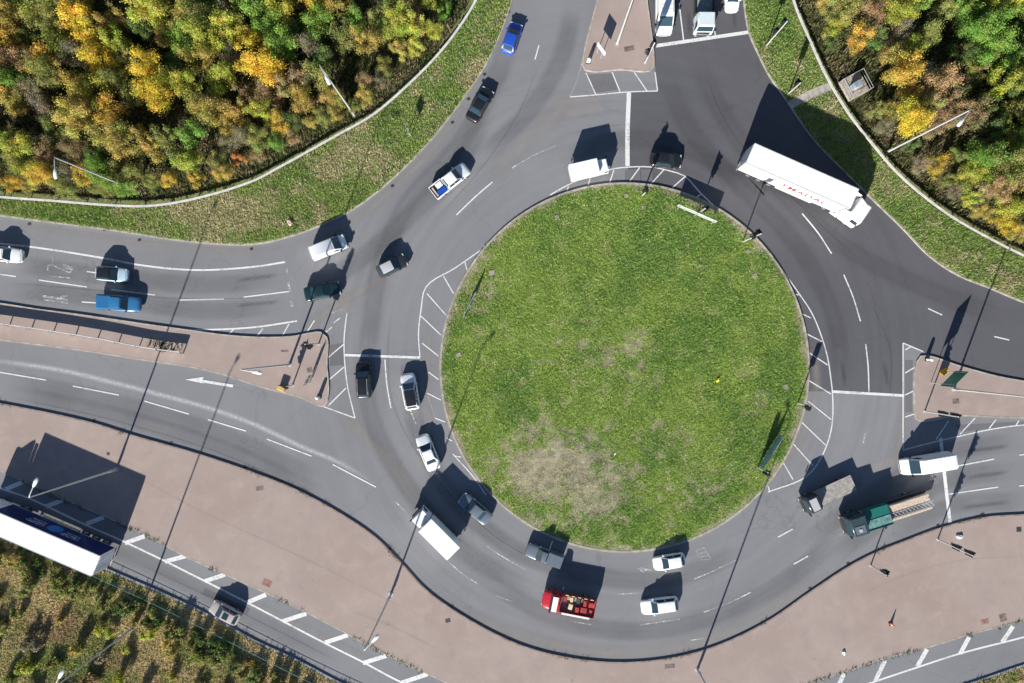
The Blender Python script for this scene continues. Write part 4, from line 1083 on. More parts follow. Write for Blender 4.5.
on_truck(rootg, 197.7, 'steel_pipes', b.mesh('steel_pipes', smooth=40), M['chassis'], 'dark pipes along the far edge of green lorry', 'pipes', 'load on the green lorry', xl, 0, 0)

# white articulated lorry
def artic(name, rear_corner, deg, kink, Lt, W, Hh, key, side, label, texts):
    """rear_corner: ground point under the rear corner on the left flank (dir of travel)"""
    rz = R(deg); d = Vector((math.cos(rz), math.sin(rz), 0)); nl = Vector((-d.y, d.x, 0))
    root = empty(name, rear_corner, rz, label, 'lorry', 'articulated lorries')
    sp = []
    trailer_spec(sp, 0, Lt, W, 1.12, Hh, 'white_box', side)
    # shift so that the rear corner given is the left or right flank
    off = texts['flank']*W/2
    root.location = rear_corner - nl*off
    made = []
    for nm, me, k, par, lab in sp:
        m = PAINT[key] if k == 'paint' else (PAINT[k] if k in PAINT else M[k])
        made.append(link(nm, me, m, root if par is None else made[par], lab))
    tr = []
    tractor_spec(tr, 'paint', closed=texts['flank'] > 0)
    mt = Matrix.Translation((Lt - 1.35, 0, 0)) @ Matrix.Rotation(R(kink), 4, 'Z')
    base = len(made)
    for nm, me, k, par, lab in tr:
        me.transform(mt)
        m = PAINT[key] if k == 'paint' else (PAINT[k] if k in PAINT else M[k])
        made.append(link(nm, me, m, root if par is None else made[base + par], lab))
    return root, made[0]

K = 1 - 4.1/CAM_H
rootw, boxw = artic('articulated_lorry', A(755, 143, 4.1), -23.8, -12.0, 13.0, 2.5, 4.1, 'white', None, 'white articulated lorry with red lettering leaving on the upper right', {'flank': 1})
me = place_text(text_mesh('TMADAL', 1.35), 7.9, -1.25-0.012, 2.45, -1)
link('lettering', me, M['red_text'], boxw, 'red lettering on the trailer side')
rootb, boxb = artic('articulated_lorry', A(100, 556, 4.2), 156.7, 4.0, 13.2, 2.55, 4.2, 'white', 'blue_box', 'white roofed articulated lorry with deep blue sides at lower left', {'flank': -1})
rr = random.Random(3)
for xx in (4.6, 8.9):                                   # two short lines of small white characters
    for ln, (zz, cnt, cw) in enumerate([(3.05, 9, 0.20), (2.62, 6, 0.27), (2.20, 8, 0.18)]):
        for i in range(cnt):
            cx = xx - (cnt-1)/2*cw*1.25 + i*cw*1.25; hh = cw*rr.choice([1.0, 1.4, 1.4])
            b = MB(); b.box(cx-cw*0.42, cx-cw*0.18, -1.30, -1.288, zz, zz+hh); b.box(cx-cw*0.17, cx+cw*0.42, -1.30, -1.288, zz+hh*rr.choice([0, 0.4, 0.75]), zz+hh*rr.choice([0.8, 0.9, 1.0]))
            link('lettering', b.mesh('lettering'), M['white_text'], boxb)
b = MB(); n = 28
ringv = [(6.7 + 0.85*math.cos(2*math.pi*i/n), -1.29, 2.6 + 0.85*math.sin(2*math.pi*i/n)) for i in range(n)]
ringw = [(x, -1.305, z) for x, y, z in ringv]
b.loft([ringv, ringw])
link('globe_emblem', b.mesh('globe_emblem'), M['globe'], boxb, 'pale blue globe emblem between the lettering')

# ------------------------------------------------------------------ street lamps
LAMP_H = 14.8
lm = {}
b = MB(); b.tube((0,0,0.0), (0,0,0.04), 0.30, n=12); lm['base'] = b.mesh('base_plate')
b = MB(); b.tube((0,0,0.03), (0,0,1.6), 0.145, 0.135, n=12); b.tube((0,0,1.6), (0,0,LAMP_H), 0.118, 0.062, n=12); lm['column'] = b.mesh('column', smooth=40)
b = MB(); b.box(-0.07, 0.07, -0.18, -0.155, 0.5, 1.2); lm['door'] = b.mesh('access_door')
b = MB(); pts = [(0,0,LAMP_H-0.05), (0.25,0,LAMP_H+0.06), (0.8,0,LAMP_H+0.10), (1.25,0,LAMP_H+0.12)]
for i in range(3): b.tube(pts[i], pts[i+1], 0.055, 0.05, n=8)
lm['arm'] = b.mesh('bracket_arm', smooth=50)
b = MB(); b.loft([[(x, y*w, LAMP_H+0.12+z*hh) for y, z in ((-1,-0.2),(-0.8,0.6),(0,1),(0.8,0.6),(1,-0.2),(0,-0.6))] for x, w, hh in ((1.15,0.06,0.05),(1.3,0.14,0.10),(1.75,0.20,0.13),(2.05,0.17,0.10),(2.15,0.08,0.05))])
lm['head'] = b.mesh('lamp_head', smooth=50)
b = MB(); b.box(1.4, 2.0, -0.13, 0.13, LAMP_H+0.02, LAMP_H+0.055); lm['lens'] = b.mesh('lamp_lens')
def lamp(px, py, toward, z0, label, scale=1.0):
    a = math.atan2(-(toward[1]), toward[0])
    r = empty('street_lamp', P(px, py, z0), a, label, 'street lamp', 'street lamps')
    for k, nm, m in (('base','base_plate','galv'),('column','column','pole'),('door','access_door','galv'),('arm','bracket_arm','pole')):
        link(nm, lm[k], M[m], r)
    h = link('lamp_head', lm['head'], M['lamp'], r); link('lamp_lens', lm['lens'], M['lens'], h)
    return r
lamp(355, 116, (7,13), KH, 'street lamp behind the guard rail at the middle of the upper left wood')
lamp(138, 191, (1,12), KH, 'street lamp among the trees left of the upper left wood')
lamp(887, 152, (-9,11), KH, 'street lamp behind the guard rail of the upper right wood')
lamp(117, 469, (8,-17), PH, 'street lamp on the apron beside the blue sided lorry')
lamp(391, 594, (13,-14), PH, 'street lamp on the apron below the white box lorry')
lamp(137, 625, (8,-14), KH, 'street lamp in the dry scrub at lower left')
lamp(617, 44, (-10,-8), PH, 'street lamp on the top splitter island')
lamp(697, 669, (-3,-14), PH, 'street lamp at the bottom edge of the apron')
lamp(953, 389, (6,10), PH, 'street lamp on the right splitter island')
lamp(290, 364.5, (19,3), PH, 'street lamp on the left splitter island')

# ------------------------------------------------------------------ traffic signals
b = MB(); b.box(-0.15, 0.15, -0.20, 0.20, -0.52, 0.52); sg_head = b.mesh('signal_head', bevel=0.02)
b = MB(); b.box(-0.17, -0.155, -0.36, 0.36, -0.70, 0.70); sg_board = b.mesh('backing_board', bevel=0.005)
sg_lens = []
sg_hood = []
for k in range(3):
    z = 0.33 - 0.33*k
    b = MB(); b.tube((0.14, 0, z), (0.165, 0, z), 0.11, n=12); sg_lens.append(b.mesh('signal_lens'))
    b = MB(); n = 8
    inner = [(0.11+0.012)*1.0 for _ in range(n)]
    pts = [(math.cos(math.pi*i/(n-1)), math.sin(math.pi*i/(n-1))) for i in range(n)]
    r0 = [(0.15, 0.125*c, z+0.125*s_) for c, s_ in pts] + [(0.15, 0.135*c, z+0.135*s_) for c, s_ in reversed(pts)]
    r1 = [(0.36, 0.125*c, z+0.125*s_) for c, s_ in pts] + [(0.36, 0.135*c, z+0.135*s_) for c, s_ in reversed(pts)]
    b.loft([r0, r1]); sg_hood.append(b.mesh('signal_hood'))
sg_pole = {}
def signal(px, py, deg, label, tall=True, z0=PH, H=None, heads=None):
    H = H or (6.2 if tall else 3.4)
    if H not in sg_pole:
        b = MB(); b.tube((0,0,0), (0,0,0.03), 0.2, n=10); b.tube((0,0,0.02), (0,0,H), 0.085, 0.07, n=10); b.dome((0,0,H), 0.075, 0.05, 10, 3); sg_pole[H] = b.mesh('signal_pole', smooth=40)
    r = empty('traffic_signal', P(px, py, z0), R(deg), label, 'traffic signal', 'traffic signals')
    link('signal_pole', sg_pole[H], M['pole'], r)
    for (z, yo, rot) in (heads or ([(5.35, 0.0, 0), (3.1, 0.0, 0)] if tall else [(2.75, 0.0, 0)])):
        c, s_ = math.cos(R(rot)), math.sin(R(rot))
        hd = link('signal_head', sg_head, M['black'], r); hd.location = (0.26*c, 0.26*s_ + yo, z); hd.rotation_euler = (0, 0, R(rot))
        link('backing_board', sg_board, M['black'], hd)
        for k, m in enumerate(('red_lens', 'amber_lens', 'green_lens')):
            link('signal_lens', sg_lens[k], M[m], hd); link('signal_hood', sg_hood[k], M['black'], hd)
    return r
signal(937, 539, 10, 'tall traffic signal on the apron at the right arm stop line')
signal(870, 565, 30, 'short traffic signal on the apron below the green lorry', tall=False)
signal(924, 411, 10, 'tall traffic signal on the right splitter island beside the van shadow')
signal(645, 63, 80, 'tall traffic signal on the top splitter island by the stop line', H=5.4, heads=[(4.7,0,0),(3.0,0,90)])
signal(742, 242, 100, 'tall traffic signal on the upper right rim of grass island', z0=KH, heads=[(5.4,0,0),(4.4,0.0,60)])
signal(642, 196, 190, 'traffic signal on the top rim of grass island', z0=KH, H=4.0, heads=[(3.4,0,0)])
signal(697, 214, 20, 'short traffic signal beside the white chevron board', z0=KH, tall=False)
signal(766, 46, 95, 'tall traffic signal on the grass verge by the top stop line', z0=KH)
signal(788, 94, 100, 'short traffic signal on the grass verge beside the concrete path', z0=KH, tall=False)
signal(319, 344, 200, 'tall traffic signal at the corner of the left splitter island', H=5.4, heads=[(4.7,0,0),(3.2,0,50)])
signal(797, 403, -80, 'short traffic signal on the right rim of grass island', z0=KH, tall=False)
signal(757, 467, -60, 'short traffic signal beside the bluish sign board on the island', z0=KH, tall=False)
signal(293, 385, 180, 'short traffic signal beside the yellow grit bin', tall=False, H=2.4, heads=[(1.9,0,0)])

# ------------------------------------------------------------------ signs
def sign(p1, p2, z0, z1, base_z, face, back, label, cat, chevrons=False, name='road_sign', over=0.15, flip=1, band=None):
    a = P(*p1); c = P(*p2); d = c - a; L = d.length; rz = math.atan2(d.y, d.x)
    r = empty(name, (a.x, a.y, base_z), rz, label, cat, 'road signs')
    npost = 2 if L < 3 else 3
    for i in range(npost):
        x = L*i/(npost-1) if npost > 1 else L/2
        x = min(max(x, 0.12), L-0.12)
        b = MB(); b.tube((x, -0.10*flip, 0), (x, -0.10*flip, z1-0.1), 0.045, n=8); link('post', b.mesh('post', smooth=40), M['galv'], r)
    b = MB(); b.box(-over, L+over, -0.035, 0.0, z0, z1) if flip > 0 else b.box(-over, L+over, 0.0, 0.035, z0, z1)
    pn = link('sign_panel', b.mesh('sign_panel', bevel=0.008, seg=1), M[back], r)
    y0, y1 = (0.001, 0.014) if flip > 0 else (-0.014, -0.001)
    b = MB(); b.box(-over+0.03, L+over-0.03, y0, y1, z0+0.03, z1-0.03); link('sign_face', b.mesh('sign_face'), M[face], pn)
    yb0, yb1 = (0.015, 0.022) if flip > 0 else (-0.022, -0.015)
    if chevrons:
        n = max(3, int(L/0.9)); zm = (z0+z1)/2; hh = (z1-z0)/2-0.06
        for i in range(n):
            x = -over+0.15+(L+2*over-0.3)*i/n; w = (L+2*over-0.3)/n
            for sgn in (-1, 1):
                b = MB()
                q = [(x+w*0.45, zm), (x+w*0.85, zm), (x+w*0.42, zm+sgn*hh), (x+w*0.02, zm+sgn*hh)]
                b.hexa([(u, yb0, v) for u, v in q] + [(u, yb1, v) for u, v in q]); link('chevron_stripe', b.mesh('chevron_stripe'), M['sign_black'], pn)
    if band:
        for k in range(3):
            zz = z1 - 0.25 - (z1-z0-0.4)*k/3
            b = MB(); b.box(0.15, L-0.15-0.2*(k % 2), yb0, yb1, zz-0.08, zz+0.04); link('legend_bar', b.mesh('legend_bar'), M[band], pn)
    return r
def sign_at(p1, p2, h, *a, **k):
    f = 1 - h/CAM_H
    q = lambda p: (512 + (p[0]-512)*f, 341.5 + (p[1]-341.5)*f)
    return sign(q(p1), q(p2), *a, **k)
sign_at((679.5,205),(716,221), 1.75, 0.75, 1.75, KH, 'sign_white', 'galv', 'white chevron board on the upper rim of grass island', 'sign', True, 'chevron_board')
sign_at((764,467),(783,437), 1.7, 0.30, 1.75, KH, 'sign_blue', 'sign_blue', 'bluish chevron board on the lower right rim of grass island', 'sign', True, 'chevron_board', flip=-1)
sign_at((463,317),(475,293), 1.6, 0.30, 1.6, KH, 'sign_white', 'sign_blue', 'chevron board on the left rim of grass island', 'sign', True, 'chevron_board')
sign((930,384),(943,371), 2.0, 4.3, PH, 'sign_green', 'sign_green', 'green direction sign on two posts on the right splitter island', 'sign', band='sign_white', flip=-1)
sign((597,52),(602,59), 1.2, 2.15, PH, 'sign_green', 'sign_white', 'small green and white sign on the top splitter island', 'sign', over=0.25, flip=1)
sign((309,383),(313,376), 0.7, 2.1, PH, 'sign_white', 'sign_back', 'grey sign on posts near the nose of the left splitter island', 'sign', over=0.2)
sign((411,138),(408,131), 1.4, 2.2, KH, 'sign_white', 'sign_back', 'small sign on the upper left grass verge near the kerb', 'sign', over=0.15)
# illuminated keep-left bollards
def bollard(px, py, label):
    r = empty('traffic_bollard', P(px, py, PH), 0, label, 'bollard', 'white traffic bollards')
    b = MB(); b.box(-0.26, 0.26, -0.20, 0.20, 0, 0.16); link('base', b.mesh('base', bevel=0.03), M['black'], r)
    b = MB(); b.hexa([(-0.22,-0.15,0.16),(0.22,-0.15,0.16),(0.22,0.15,0.16),(-0.22,0.15,0.16),(-0.20,-0.10,1.05),(0.20,-0.10,1.05),(0.20,0.10,1.05),(-0.20,0.10,1.05)]); bb = link('shell', b.mesh('shell', bevel=0.05, smooth=50), M['sign_white'], r)
    b = MB(); b.tube((0, -0.145, 0.72), (0, -0.125, 0.72), 0.15, n=16); link('arrow_disc', b.mesh('arrow_disc'), PAINT['blue'], bb)
    b = MB(); b.dome((0, 0, 1.03), 0.2, 0.12, 12, 3); link('cap', b.mesh('cap', smooth=50), M['sign_white'], bb)
bollard(319.5, 397, 'white bollard at the nose of the left splitter island')
bollard(926, 359.5, 'white bollard at the nose of the right splitter island')
bollard(588, 63, 'white bollard at the nose of the top splitter island')

# small furniture ------------------------------------------------------------
def grit_bin(px, py, rz, key, label, s=1.0):
    r = empty('grit_bin', P(px, py, PH), rz, label, 'grit bin', 'yellow grit bins')
    b = MB(); b.hexa([(-0.5*s,-0.32*s,0),(0.5*s,-0.32*s,0),(0.5*s,0.32*s,0),(-0.5*s,0.32*s,0),(-0.58*s,-0.38*s,0.62*s),(0.58*s,-0.38*s,0.62*s),(0.58*s,0.38*s,0.62*s),(-0.58*s,0.38*s,0.62*s)]); link('tub', b.mesh('tub', bevel=0.03), M[key], r)
    b = MB(); b.hexa([(-0.62*s,-0.42*s,0.63*s),(0.62*s,-0.42*s,0.63*s),(0.62*s,0.42*s,0.63*s),(-0.62*s,0.42*s,0.63*s),(-0.55*s,-0.30*s,0.80*s),(0.55*s,-0.30*s,0.80*s),(0.55*s,0.30*s,0.86*s),(-0.55*s,0.30*s,0.86*s)]); link('lid', b.mesh('lid', bevel=0.04), M[key], r)
grit_bin(283, 388, -0.35, 'ochre', 'faded yellow grit bin on the left splitter island', 0.8)
grit_bin(942, 371.5, 0.6, 'yellow', 'bright yellow grit bin beside the green sign', 0.75)
# barrier on the left splitter island: two beams on posts, open at the foot
BL = PX([(-60,315.5),(0,324),(49,331),(98,339),(148,348.5),(180,352.5)], 0.5, h=1.0)
r = empty('barrier', BL[0], 0, 'tall two beam steel barrier along the left splitter island', 'barrier'); L0 = BL[0]
bl = [p - L0 for p in BL]
for z0, z1, nm in ((0.50, 0.74, 'lower_beam'), (0.75, 1.0, 'upper_beam')):
    link(nm, strip_along(bl, 0.00, 0.10, z0 + PH, z1 + PH).mesh(nm), M['rail'], r)
acc = 0; last = None; k = 0
for i in range(1, len(bl)):
    acc += (bl[i]-bl[i-1]).length
    if acc > 2.35:
        acc = 0; d = (bl[i]-bl[i-1]).normalized(); n_ = Vector((-d.y, d.x, 0))
        b = MB(); b.bar(bl[i]-d*0.06+n_*-0.09+Vector((0,0,PH)), bl[i]+d*0.06-n_*0.09+Vector((0,0,PH)), 0.14, 1.03); link('post', b.mesh('post'), M['galv'], r)
# guard rails
def guard_rail(pl, label, m, z0, h=0.72, side=1, spacing=3.2, name='guard_rail', w=0.24, skip=None):
    r = empty(name, pl[0], 0, label, 'guard rail', 'guard rails'); q = [p - pl[0] for p in pl]
    # folded beam: two ridges with a valley, lying on blocks
    prof = [(0.0, h-0.30), (w*0.55, h-0.28), (w*0.30, h-0.20), (w*0.30, h-0.14), (w*0.75, h-0.08), (w, h), (w*0.1, h), (0.0, h-0.05)]
    rings = []
    for i in range(len(q)):
        d = (q[min(i+1, len(q)-1)] - q[max(i-1, 0)]).normalized(); n_ = Vector((-d.y, d.x, 0))*side
        rings.append([(q[i].x+n_.x*(o-w/2), q[i].y+n_.y*(o-w/2), z0+z) for o, z in prof])
    b = MB(); b.loft(rings); link('beam', b.mesh('beam'), M[m], r)
    acc = 0
    for i in range(1, len(q)):
        acc += (q[i]-q[i-1]).length
        if acc > spacing:
            acc = 0; d = (q[i]-q[i-1]).normalized(); n_ = Vector((-d.y, d.x, 0))*side
            c = q[i] - n_*(w/2+0.07)
            b = MB(); b.bar(c-d*0.05+Vector((0,0,z0-0.02)), c+d*0.05+Vector((0,0,z0-0.02)), 0.12, h+0.0); link('post', b.mesh('post'), M['galv'], r)
    return r
guard_rail(pl_nwr, 'pale guard rail curving along the upper left wood', 'rail', KH, side=-1, w=0.30)
guard_rail(pl_ner, 'pale guard rail curving along the upper right wood', 'rail', KH, side=-1, w=0.30)
SLR = PX([(-250,433),(-120,469),(0,520),(107,571),(167,597),(207,616),(256,643),(293,660),(343,686),(420,719),(520,748),(640,759),(760,745),(860,719),(968,686),(1024,667),(1100,645),(1200,616)], 0.8, h=0.5)
# green wire fence beyond the slip road
FL = PX([(-120,482),(0,535),(92,577),(150,604),(195,626),(256,657),(310,684),(380,716),(460,745)], 0.8, h=1.2)
r = empty('wire_fence', FL[0], 0, 'green wire fence in the scrub beside the slip road', 'fence'); fl = [p - FL[0] for p in FL]
def line_tube(pts, z, rad):
    rings = []
    for i in range(len(pts)):
        d = (pts[min(i+1, len(pts)-1)] - pts[max(i-1, 0)]).normalized(); n_ = Vector((-d.y, d.x, 0))
        rings.append([(pts[i].x + n_.x*rad*math.cos(t), pts[i].y + n_.y*rad*math.cos(t), z + rad*math.sin(t)) for t in (0.8, 2.36, 3.93, 5.5)])
    b = MB(); b.loft(rings); return b
for z, rad in ((0.95, 0.024), (0.5, 0.008)):
    link('top_rail' if z > 1.5 else 'wire', line_tube(fl, z, rad).mesh('wire'), M['fence_green'], r)
acc = 0
for i in range(1, len(fl)):
    acc += (fl[i]-fl[i-1]).length
    if acc > 2.9:
        acc = 0; b = MB(); b.tube(fl[i] + Vector((0,0,0.1)), fl[i] + Vector((0,0,1.0)), 0.04, n=8); link('post', b.mesh('post'), M['fence_green'], r)

# concrete path, pad and cabinet behind the right hand rail
b = MB(); b.prism(spline([P(791,109.5), P(812,99), P(833,90)], 1) + spline([P(829,82.5), P(808,91), P(787.5,102)], 1), KH-0.05, KH+0.03)
link('path', b.mesh('path'), M['concrete'], None, 'short concrete path crossing the upper right verge', 'path', kind='structure')
c0 = P(852, 88, KH)
r = empty('equipment_pad', c0, R(28), 'square concrete pad with handrail among the upper right trees', 'concrete pad')
b = MB(); b.box(-1.35, 1.35, -1.3, 1.3, 0.0, 0.55); link('slab', b.mesh('slab', bevel=0.03), M['slab'], r)
for z in (1.0, 1.5):
    b = MB()
    cs = [(-1.3,-1.25), (1.3,-1.25), (1.3,1.25), (-1.3,1.25)]
    for i in range(4): b.tube((*cs[i], z), (*cs[(i+1) % 4], z), 0.025, n=6)
    link('handrail', b.mesh('handrail'), M['galv'], r)
for cx in (-1.3, 0, 1.3):
    for cy in (-1.25, 1.25):
        b = MB(); b.tube((cx, cy, 0.5), (cx, cy, 1.52), 0.03, n=6); link('handrail_post', b.mesh('handrail_post'), M['galv'], r)
r2 = empty('cabinet', c0 + Vector((-0.15, -0.15, 0.552)), R(28), 'pale blue equipment cabinet on the square concrete pad', 'cabinet')
b = MB(); b.box(-0.42, 0.42, -0.32, 0.32, 0, 1.1); link('housing', b.mesh('housing', bevel=0.02), M['rail_blue'], r2)
b = MB(); b.box(-0.46, 0.46, -0.36, 0.36, 1.1, 1.16); link('lid', b.mesh('lid', bevel=0.02), M['rail_blue'], r2)
for s in (-1, 1):
    b = MB(); b.box(min(s*0.02, s*0.4), max(s*0.02, s*0.4), -0.34, -0.318, 0.08, 1.02); link('door', b.mesh('door'), M['lamp'], r2)

# covers, slabs, drains, repairs ------------------------------------------------
def flat_piece(name, px, py, sx, sy, rz, z, m, label, cat, grp, th=0.05, bev=0.012):
    b = MB(); b.box(-sx/2, sx/2, -sy/2, sy/2, 0, th)
    o = link(name, b.mesh(name, bevel=bev), M[m], None, label, cat, grp); o.location = P(px, py, z); o.rotation_euler = (0, 0, rz); return o
for (px, py, s_, rz, lab) in [(492,273,0.85,0.1,'pale slab near the upper left rim of the island'),(459,355,0.75,0.5,'pale slab by the left rim of island'),(747,252,0.6,0.9,'pale slab beside the upper right signal on the island'),
        (754,276,0.7,0.3,'whitish slab below the upper right signal on the island'),(557,218,0.7,0.2,'grey slab near the top left rim of island'),(643,208,0.6,0.0,'grey slab just below the top rim signal'),
        (626,196,0.55,0.4,'pale slab at the top rim of island'),(785,387,0.75,0.2,'pale slab beside the right rim of island'),(687,246,0.45,0.7,'small white slab in the upper right grass of island')]:
    zz = float(fisl(np.array([P(px,py).x]), np.array([P(px,py).y]))[0])
    flat_piece('inspection_slab', px, py, s_*0.8, s_*0.72, rz, zz+0.02, 'slab', lab, 'slab', 'inspection slabs on the island', 0.07)
dr = [(28,222,'first'),(103,227.5,'second'),(138,238,'third'),(250,247,'fourth'),(391,184,'fifth'),(451,120.5,'sixth'),(467,97,'seventh'),(483,72.5,'eighth'),(507,10,'ninth')]
for px, py, w in dr:
    q = P(px, py); flat_piece('drain_grate', px + 1.5, py + 2.0, 0.36, 0.30, 0.4, 0.012, 'iron', f'{w} drain grate from the left along the upper left kerb', 'drain', 'drain grates', 0.02, 0.004)
for px, py, w in [(94,420.5,'first'),(171,443,'second'),(245,467,'third'),(390,549,'fourth'),(452,606,'fifth'),(810,588.5,'sixth'),(848,563.5,'seventh'),(938,525.5,'eighth'),(983,514.5,'ninth')]:
    flat_piece('drain_grate', px, py, 0.36, 0.30, 0.4, 0.012, 'iron', f'{w} drain grate from the left along the apron kerb', 'drain', 'drain grates', 0.02, 0.004)
for px, py, sx, sy, rz, m, lab in [(267.5,582.5,1.1,0.8,-0.4,'patch_red','reddish repair patch on the apron near the slip road'),(669.5,665.5,1.2,0.5,0.1,'patch','dark repair patch at the bottom of the apron'),
        (1018,529,0.6,0.6,0.0,'iron','dark manhole cover on the apron near the right edge'),(984,621,0.9,0.6,0.2,'patch_red','reddish patch on the apron at lower right'),(109,453.5,0.35,0.35,0,'iron','small iron cover on the apron near the lamp'),
        (448,620,0.6,0.5,0.3,'iron','dark cover on the apron below the box lorry'),(260,488,0.9,0.5,0.2,'patch','brown patch on the apron under the left arm'),(285,351,0.9,0.25,0.0,'patch','dark strip cover on the left splitter island'),
        (310,370,0.6,0.6,0.2,'patch','dark cover near the nose of left splitter island'),(955,401,0.8,0.6,0.1,'patch','dark cover on the right splitter island'),(629,49,1.2,0.6,0.2,'patch','dark patch on the top splitter island'),(1002,617,0.8,0.9,0.3,'patch','dark stain patch at the lower right apron edge')]:
    flat_piece('access_cover', px, py, sx, sy, rz, PH+0.002, m, lab, 'cover', 'covers and patches in the paving', 0.006, 0.0)
# litter --------------------------------------------------------------------
def crumple(name, px, py, z, s_, m, label, cat, seed):
    rr_ = random.Random(seed); bm = bmesh.new(); bmesh.ops.create_icosphere(bm, subdivisions=2, radius=s_)
    for v in bm.verts:
        k = rr_.uniform(0.7, 1.25); v.co = Vector((v.co.x*k*1.3, v.co.y*k*0.8, max(0, v.co.z*k*0.6 + s_*0.3)))
    me = bpy.data.meshes.new(name); bm.to_mesh(me); bm.free(); me.materials.append(None)
    o = link(name, me, M[m], None, label, cat, 'litter'); o.location = P(px, py, z); o.rotation_euler = (0, 0, seed); return o
crumple('plastic_bag', 716, 380, KH+0.5, 0.24, 'bag_yellow', 'crumpled yellow bag lying on the right of the grass island', 'bag', 1)
crumple('plastic_bag', 290.5, 223, KH, 0.38, 'pink', 'pale pink bag on the upper left verge', 'bag', 2)
crumple('plastic_bag', 958, 536, PH, 0.30, 'sign_white', 'white bag on the apron beside the tall signal', 'bag', 3)
crumple('plastic_bag', 614.5, 453, KH+0.4, 0.14, 'sign_white', 'scrap of white paper on the bare patch of island', 'litter', 4)
crumple('plastic_bag', 843, 652, PH, 0.22, 'sign_white', 'white scrap on the apron near the lower right slip road', 'litter', 5)
r = empty('traffic_cone', P(890, 623, PH), 0.3, 'orange and white traffic cone on the lower right apron', 'traffic cone')
b = MB(); b.box(-0.25, 0.25, -0.25, 0.25, 0, 0.05); link('base', b.mesh('base', bevel=0.015), M['black'], r)
b = MB(); b.tube((0,0,0.05), (0,0,0.85), 0.19, 0.04, n=14); link('cone_body', b.mesh('cone_body', smooth=40), M['cone'], r)
b = MB(); b.tube((0,0,0.36), (0,0,0.58), 0.138, 0.097, n=14); link('white_band', b.mesh('white_band', smooth=40), M['sign_white'], r)

# ------------------------------------------------------------------ grass (too fine to count)
def tufts(name, poly, dens, size, colfn, label, zfn, avoid=None, spread=0.10, parent=None, flat=0.5, nb=3):
    xs = [p[0] for p in poly]; ys = [p[1] for p in poly]
    x0, x1 = max(min(xs), -66), min(max(xs), 66); y0, y1 = max(min(ys), -45), min(max(ys), 45)
    n = int((x1-x0)*(y1-y0)*dens)
    x = rng.uniform(x0, x1, n); y = rng.uniform(y0, y1, n)
    k = inpoly(x, y, poly)
    if avoid is not None: k &= avoid(x, y)
    x, y = x[k], y[k]; n = len(x)
    col, hs = colfn(x, y)
    z = zfn(x, y)
    V = []; C = []
    for j in range(nb):
        th = rng.uniform(0, 2*math.pi, n); s_ = size*hs*rng.uniform(0.55, 1.45, n)
        tilt = rng.uniform(0.35, 1.30, n)*flat*2
        dx = np.cos(th); dy = np.sin(th)
        ox = rng.normal(0, spread, n); oy = rng.normal(0, spread, n)
        w = s_*rng.uniform(0.22, 0.42, n)
        bx, by = x+ox, y+oy
        p0 = np.stack([bx - dy*w/2, by + dx*w/2, z - 0.01], 1); p1 = np.stack([bx + dy*w/2, by - dx*w/2, z - 0.01], 1)
        hx = np.sin(tilt)*s_; hz = np.cos(np.clip(tilt, 0, 1.35))*s_
        p2 = np.stack([bx + dx*hx, by + dy*hx, z + hz], 1)
        V.append(np.stack([p0, p1, p2], 1))
        c = col*rng.uniform(0.45, 1.55, (n, 1))*(1 + rng.normal(0, 0.05, (n, 3)))
        C.append(np.repeat(c[:, None, :], 3, 1))
    V = np.concatenate(V).reshape(-1, 3); C = np.clip(np.concatenate(C).reshape(-1, 3), 0.005, 0.9)
    return link(name, arrays_mesh(name, V, 3, C), M['grass'], parent, label, 'grass', None, 'stuff')

def lerp(a, b, t): return np.asarray(a)[None]*(1-t[:, None]) + np.asarray(b)[None]*t[:, None]
def sst(x, a, b):
    t = np.clip((x-a)/(b-a), 0, 1); return t*t*(3-2*t)
G1 = (0.370, 0.490, 0.125); G2 = (0.280, 0.415, 0.110); G3 = (0.500, 0.590, 0.190); DRY = (0.68, 0.585, 0.465); DRY2 = (0.52, 0.44, 0.345)
def px_of(x, y): return x*S + 512, 341.5 - y*S
def col_island(x, y):
    u, v = px_of(x, y)
    a = fbm(x*0.22, y*0.22, 3); b_ = fbm(x*0.8, y*0.8, 9); c_ = fbm(x*2.2, y*2.2, 21, 2)
    col = lerp(G1, G2, sst(a, 0.40, 0.62)); col = col*(1-sst(b_, 0.5, 0.75)[:, None]*0.6) + np.array(G3)[None]*sst(b_, 0.5, 0.75)[:, None]*0.6
    d = np.zeros(len(x))
    for (cx, cy, rx, ry, s_) in [(560,470,62,42,1.25),(590,495,50,30,0.9),(540,440,40,25,0.8),(610,345,40,22,0.58),(640,370,30,22,0.50),(640,430,50,16,0.5),(660,445,26,14,0.4),(550,400,45,40,0.35),(480,300,18,60,0.4),(760,420,22,50,0.35),(700,490,40,25,0.45),(540,520,40,12,0.9)]:
        d = np.maximum(d, s_*np.exp(-(((u-cx)/rx)**2 + ((v-cy)/ry)**2)))
    e_ = fbm(x*4.5, y*4.5, 41, 2)
    d = sst(d*1.05 + (b_-0.5)*1.5 + (c_-0.5)*1.1 + (e_-0.5)*0.9 + sst(v, 330, 480)*0.10, 0.34, 1.05)*0.80
    r = np.hypot(x-IC.x, y-IC.y)/IR
    d = np.maximum(d, sst(r + (b_-0.5)*0.10, 0.955, 1.0)*0.75)
    dry = lerp(DRY, DRY2, sst(c_, 0.4, 0.6))
    col = col*(1-d[:, None]) + dry*d[:, None]
    return col, (0.85 + 0.5*a)*(1-0.55*d)
NS, NR = 320, 74
rr_ = np.concatenate([[1.0], np.linspace(0.999, 0.01, NR)]); th_ = np.linspace(0, 2*math.pi, NS, endpoint=False)
gx = (IC.x + IR*rr_[:, None]*np.cos(th_)[None]).ravel(); gy = (IC.y + IR*rr_[:, None]*np.sin(th_)[None]).ravel()
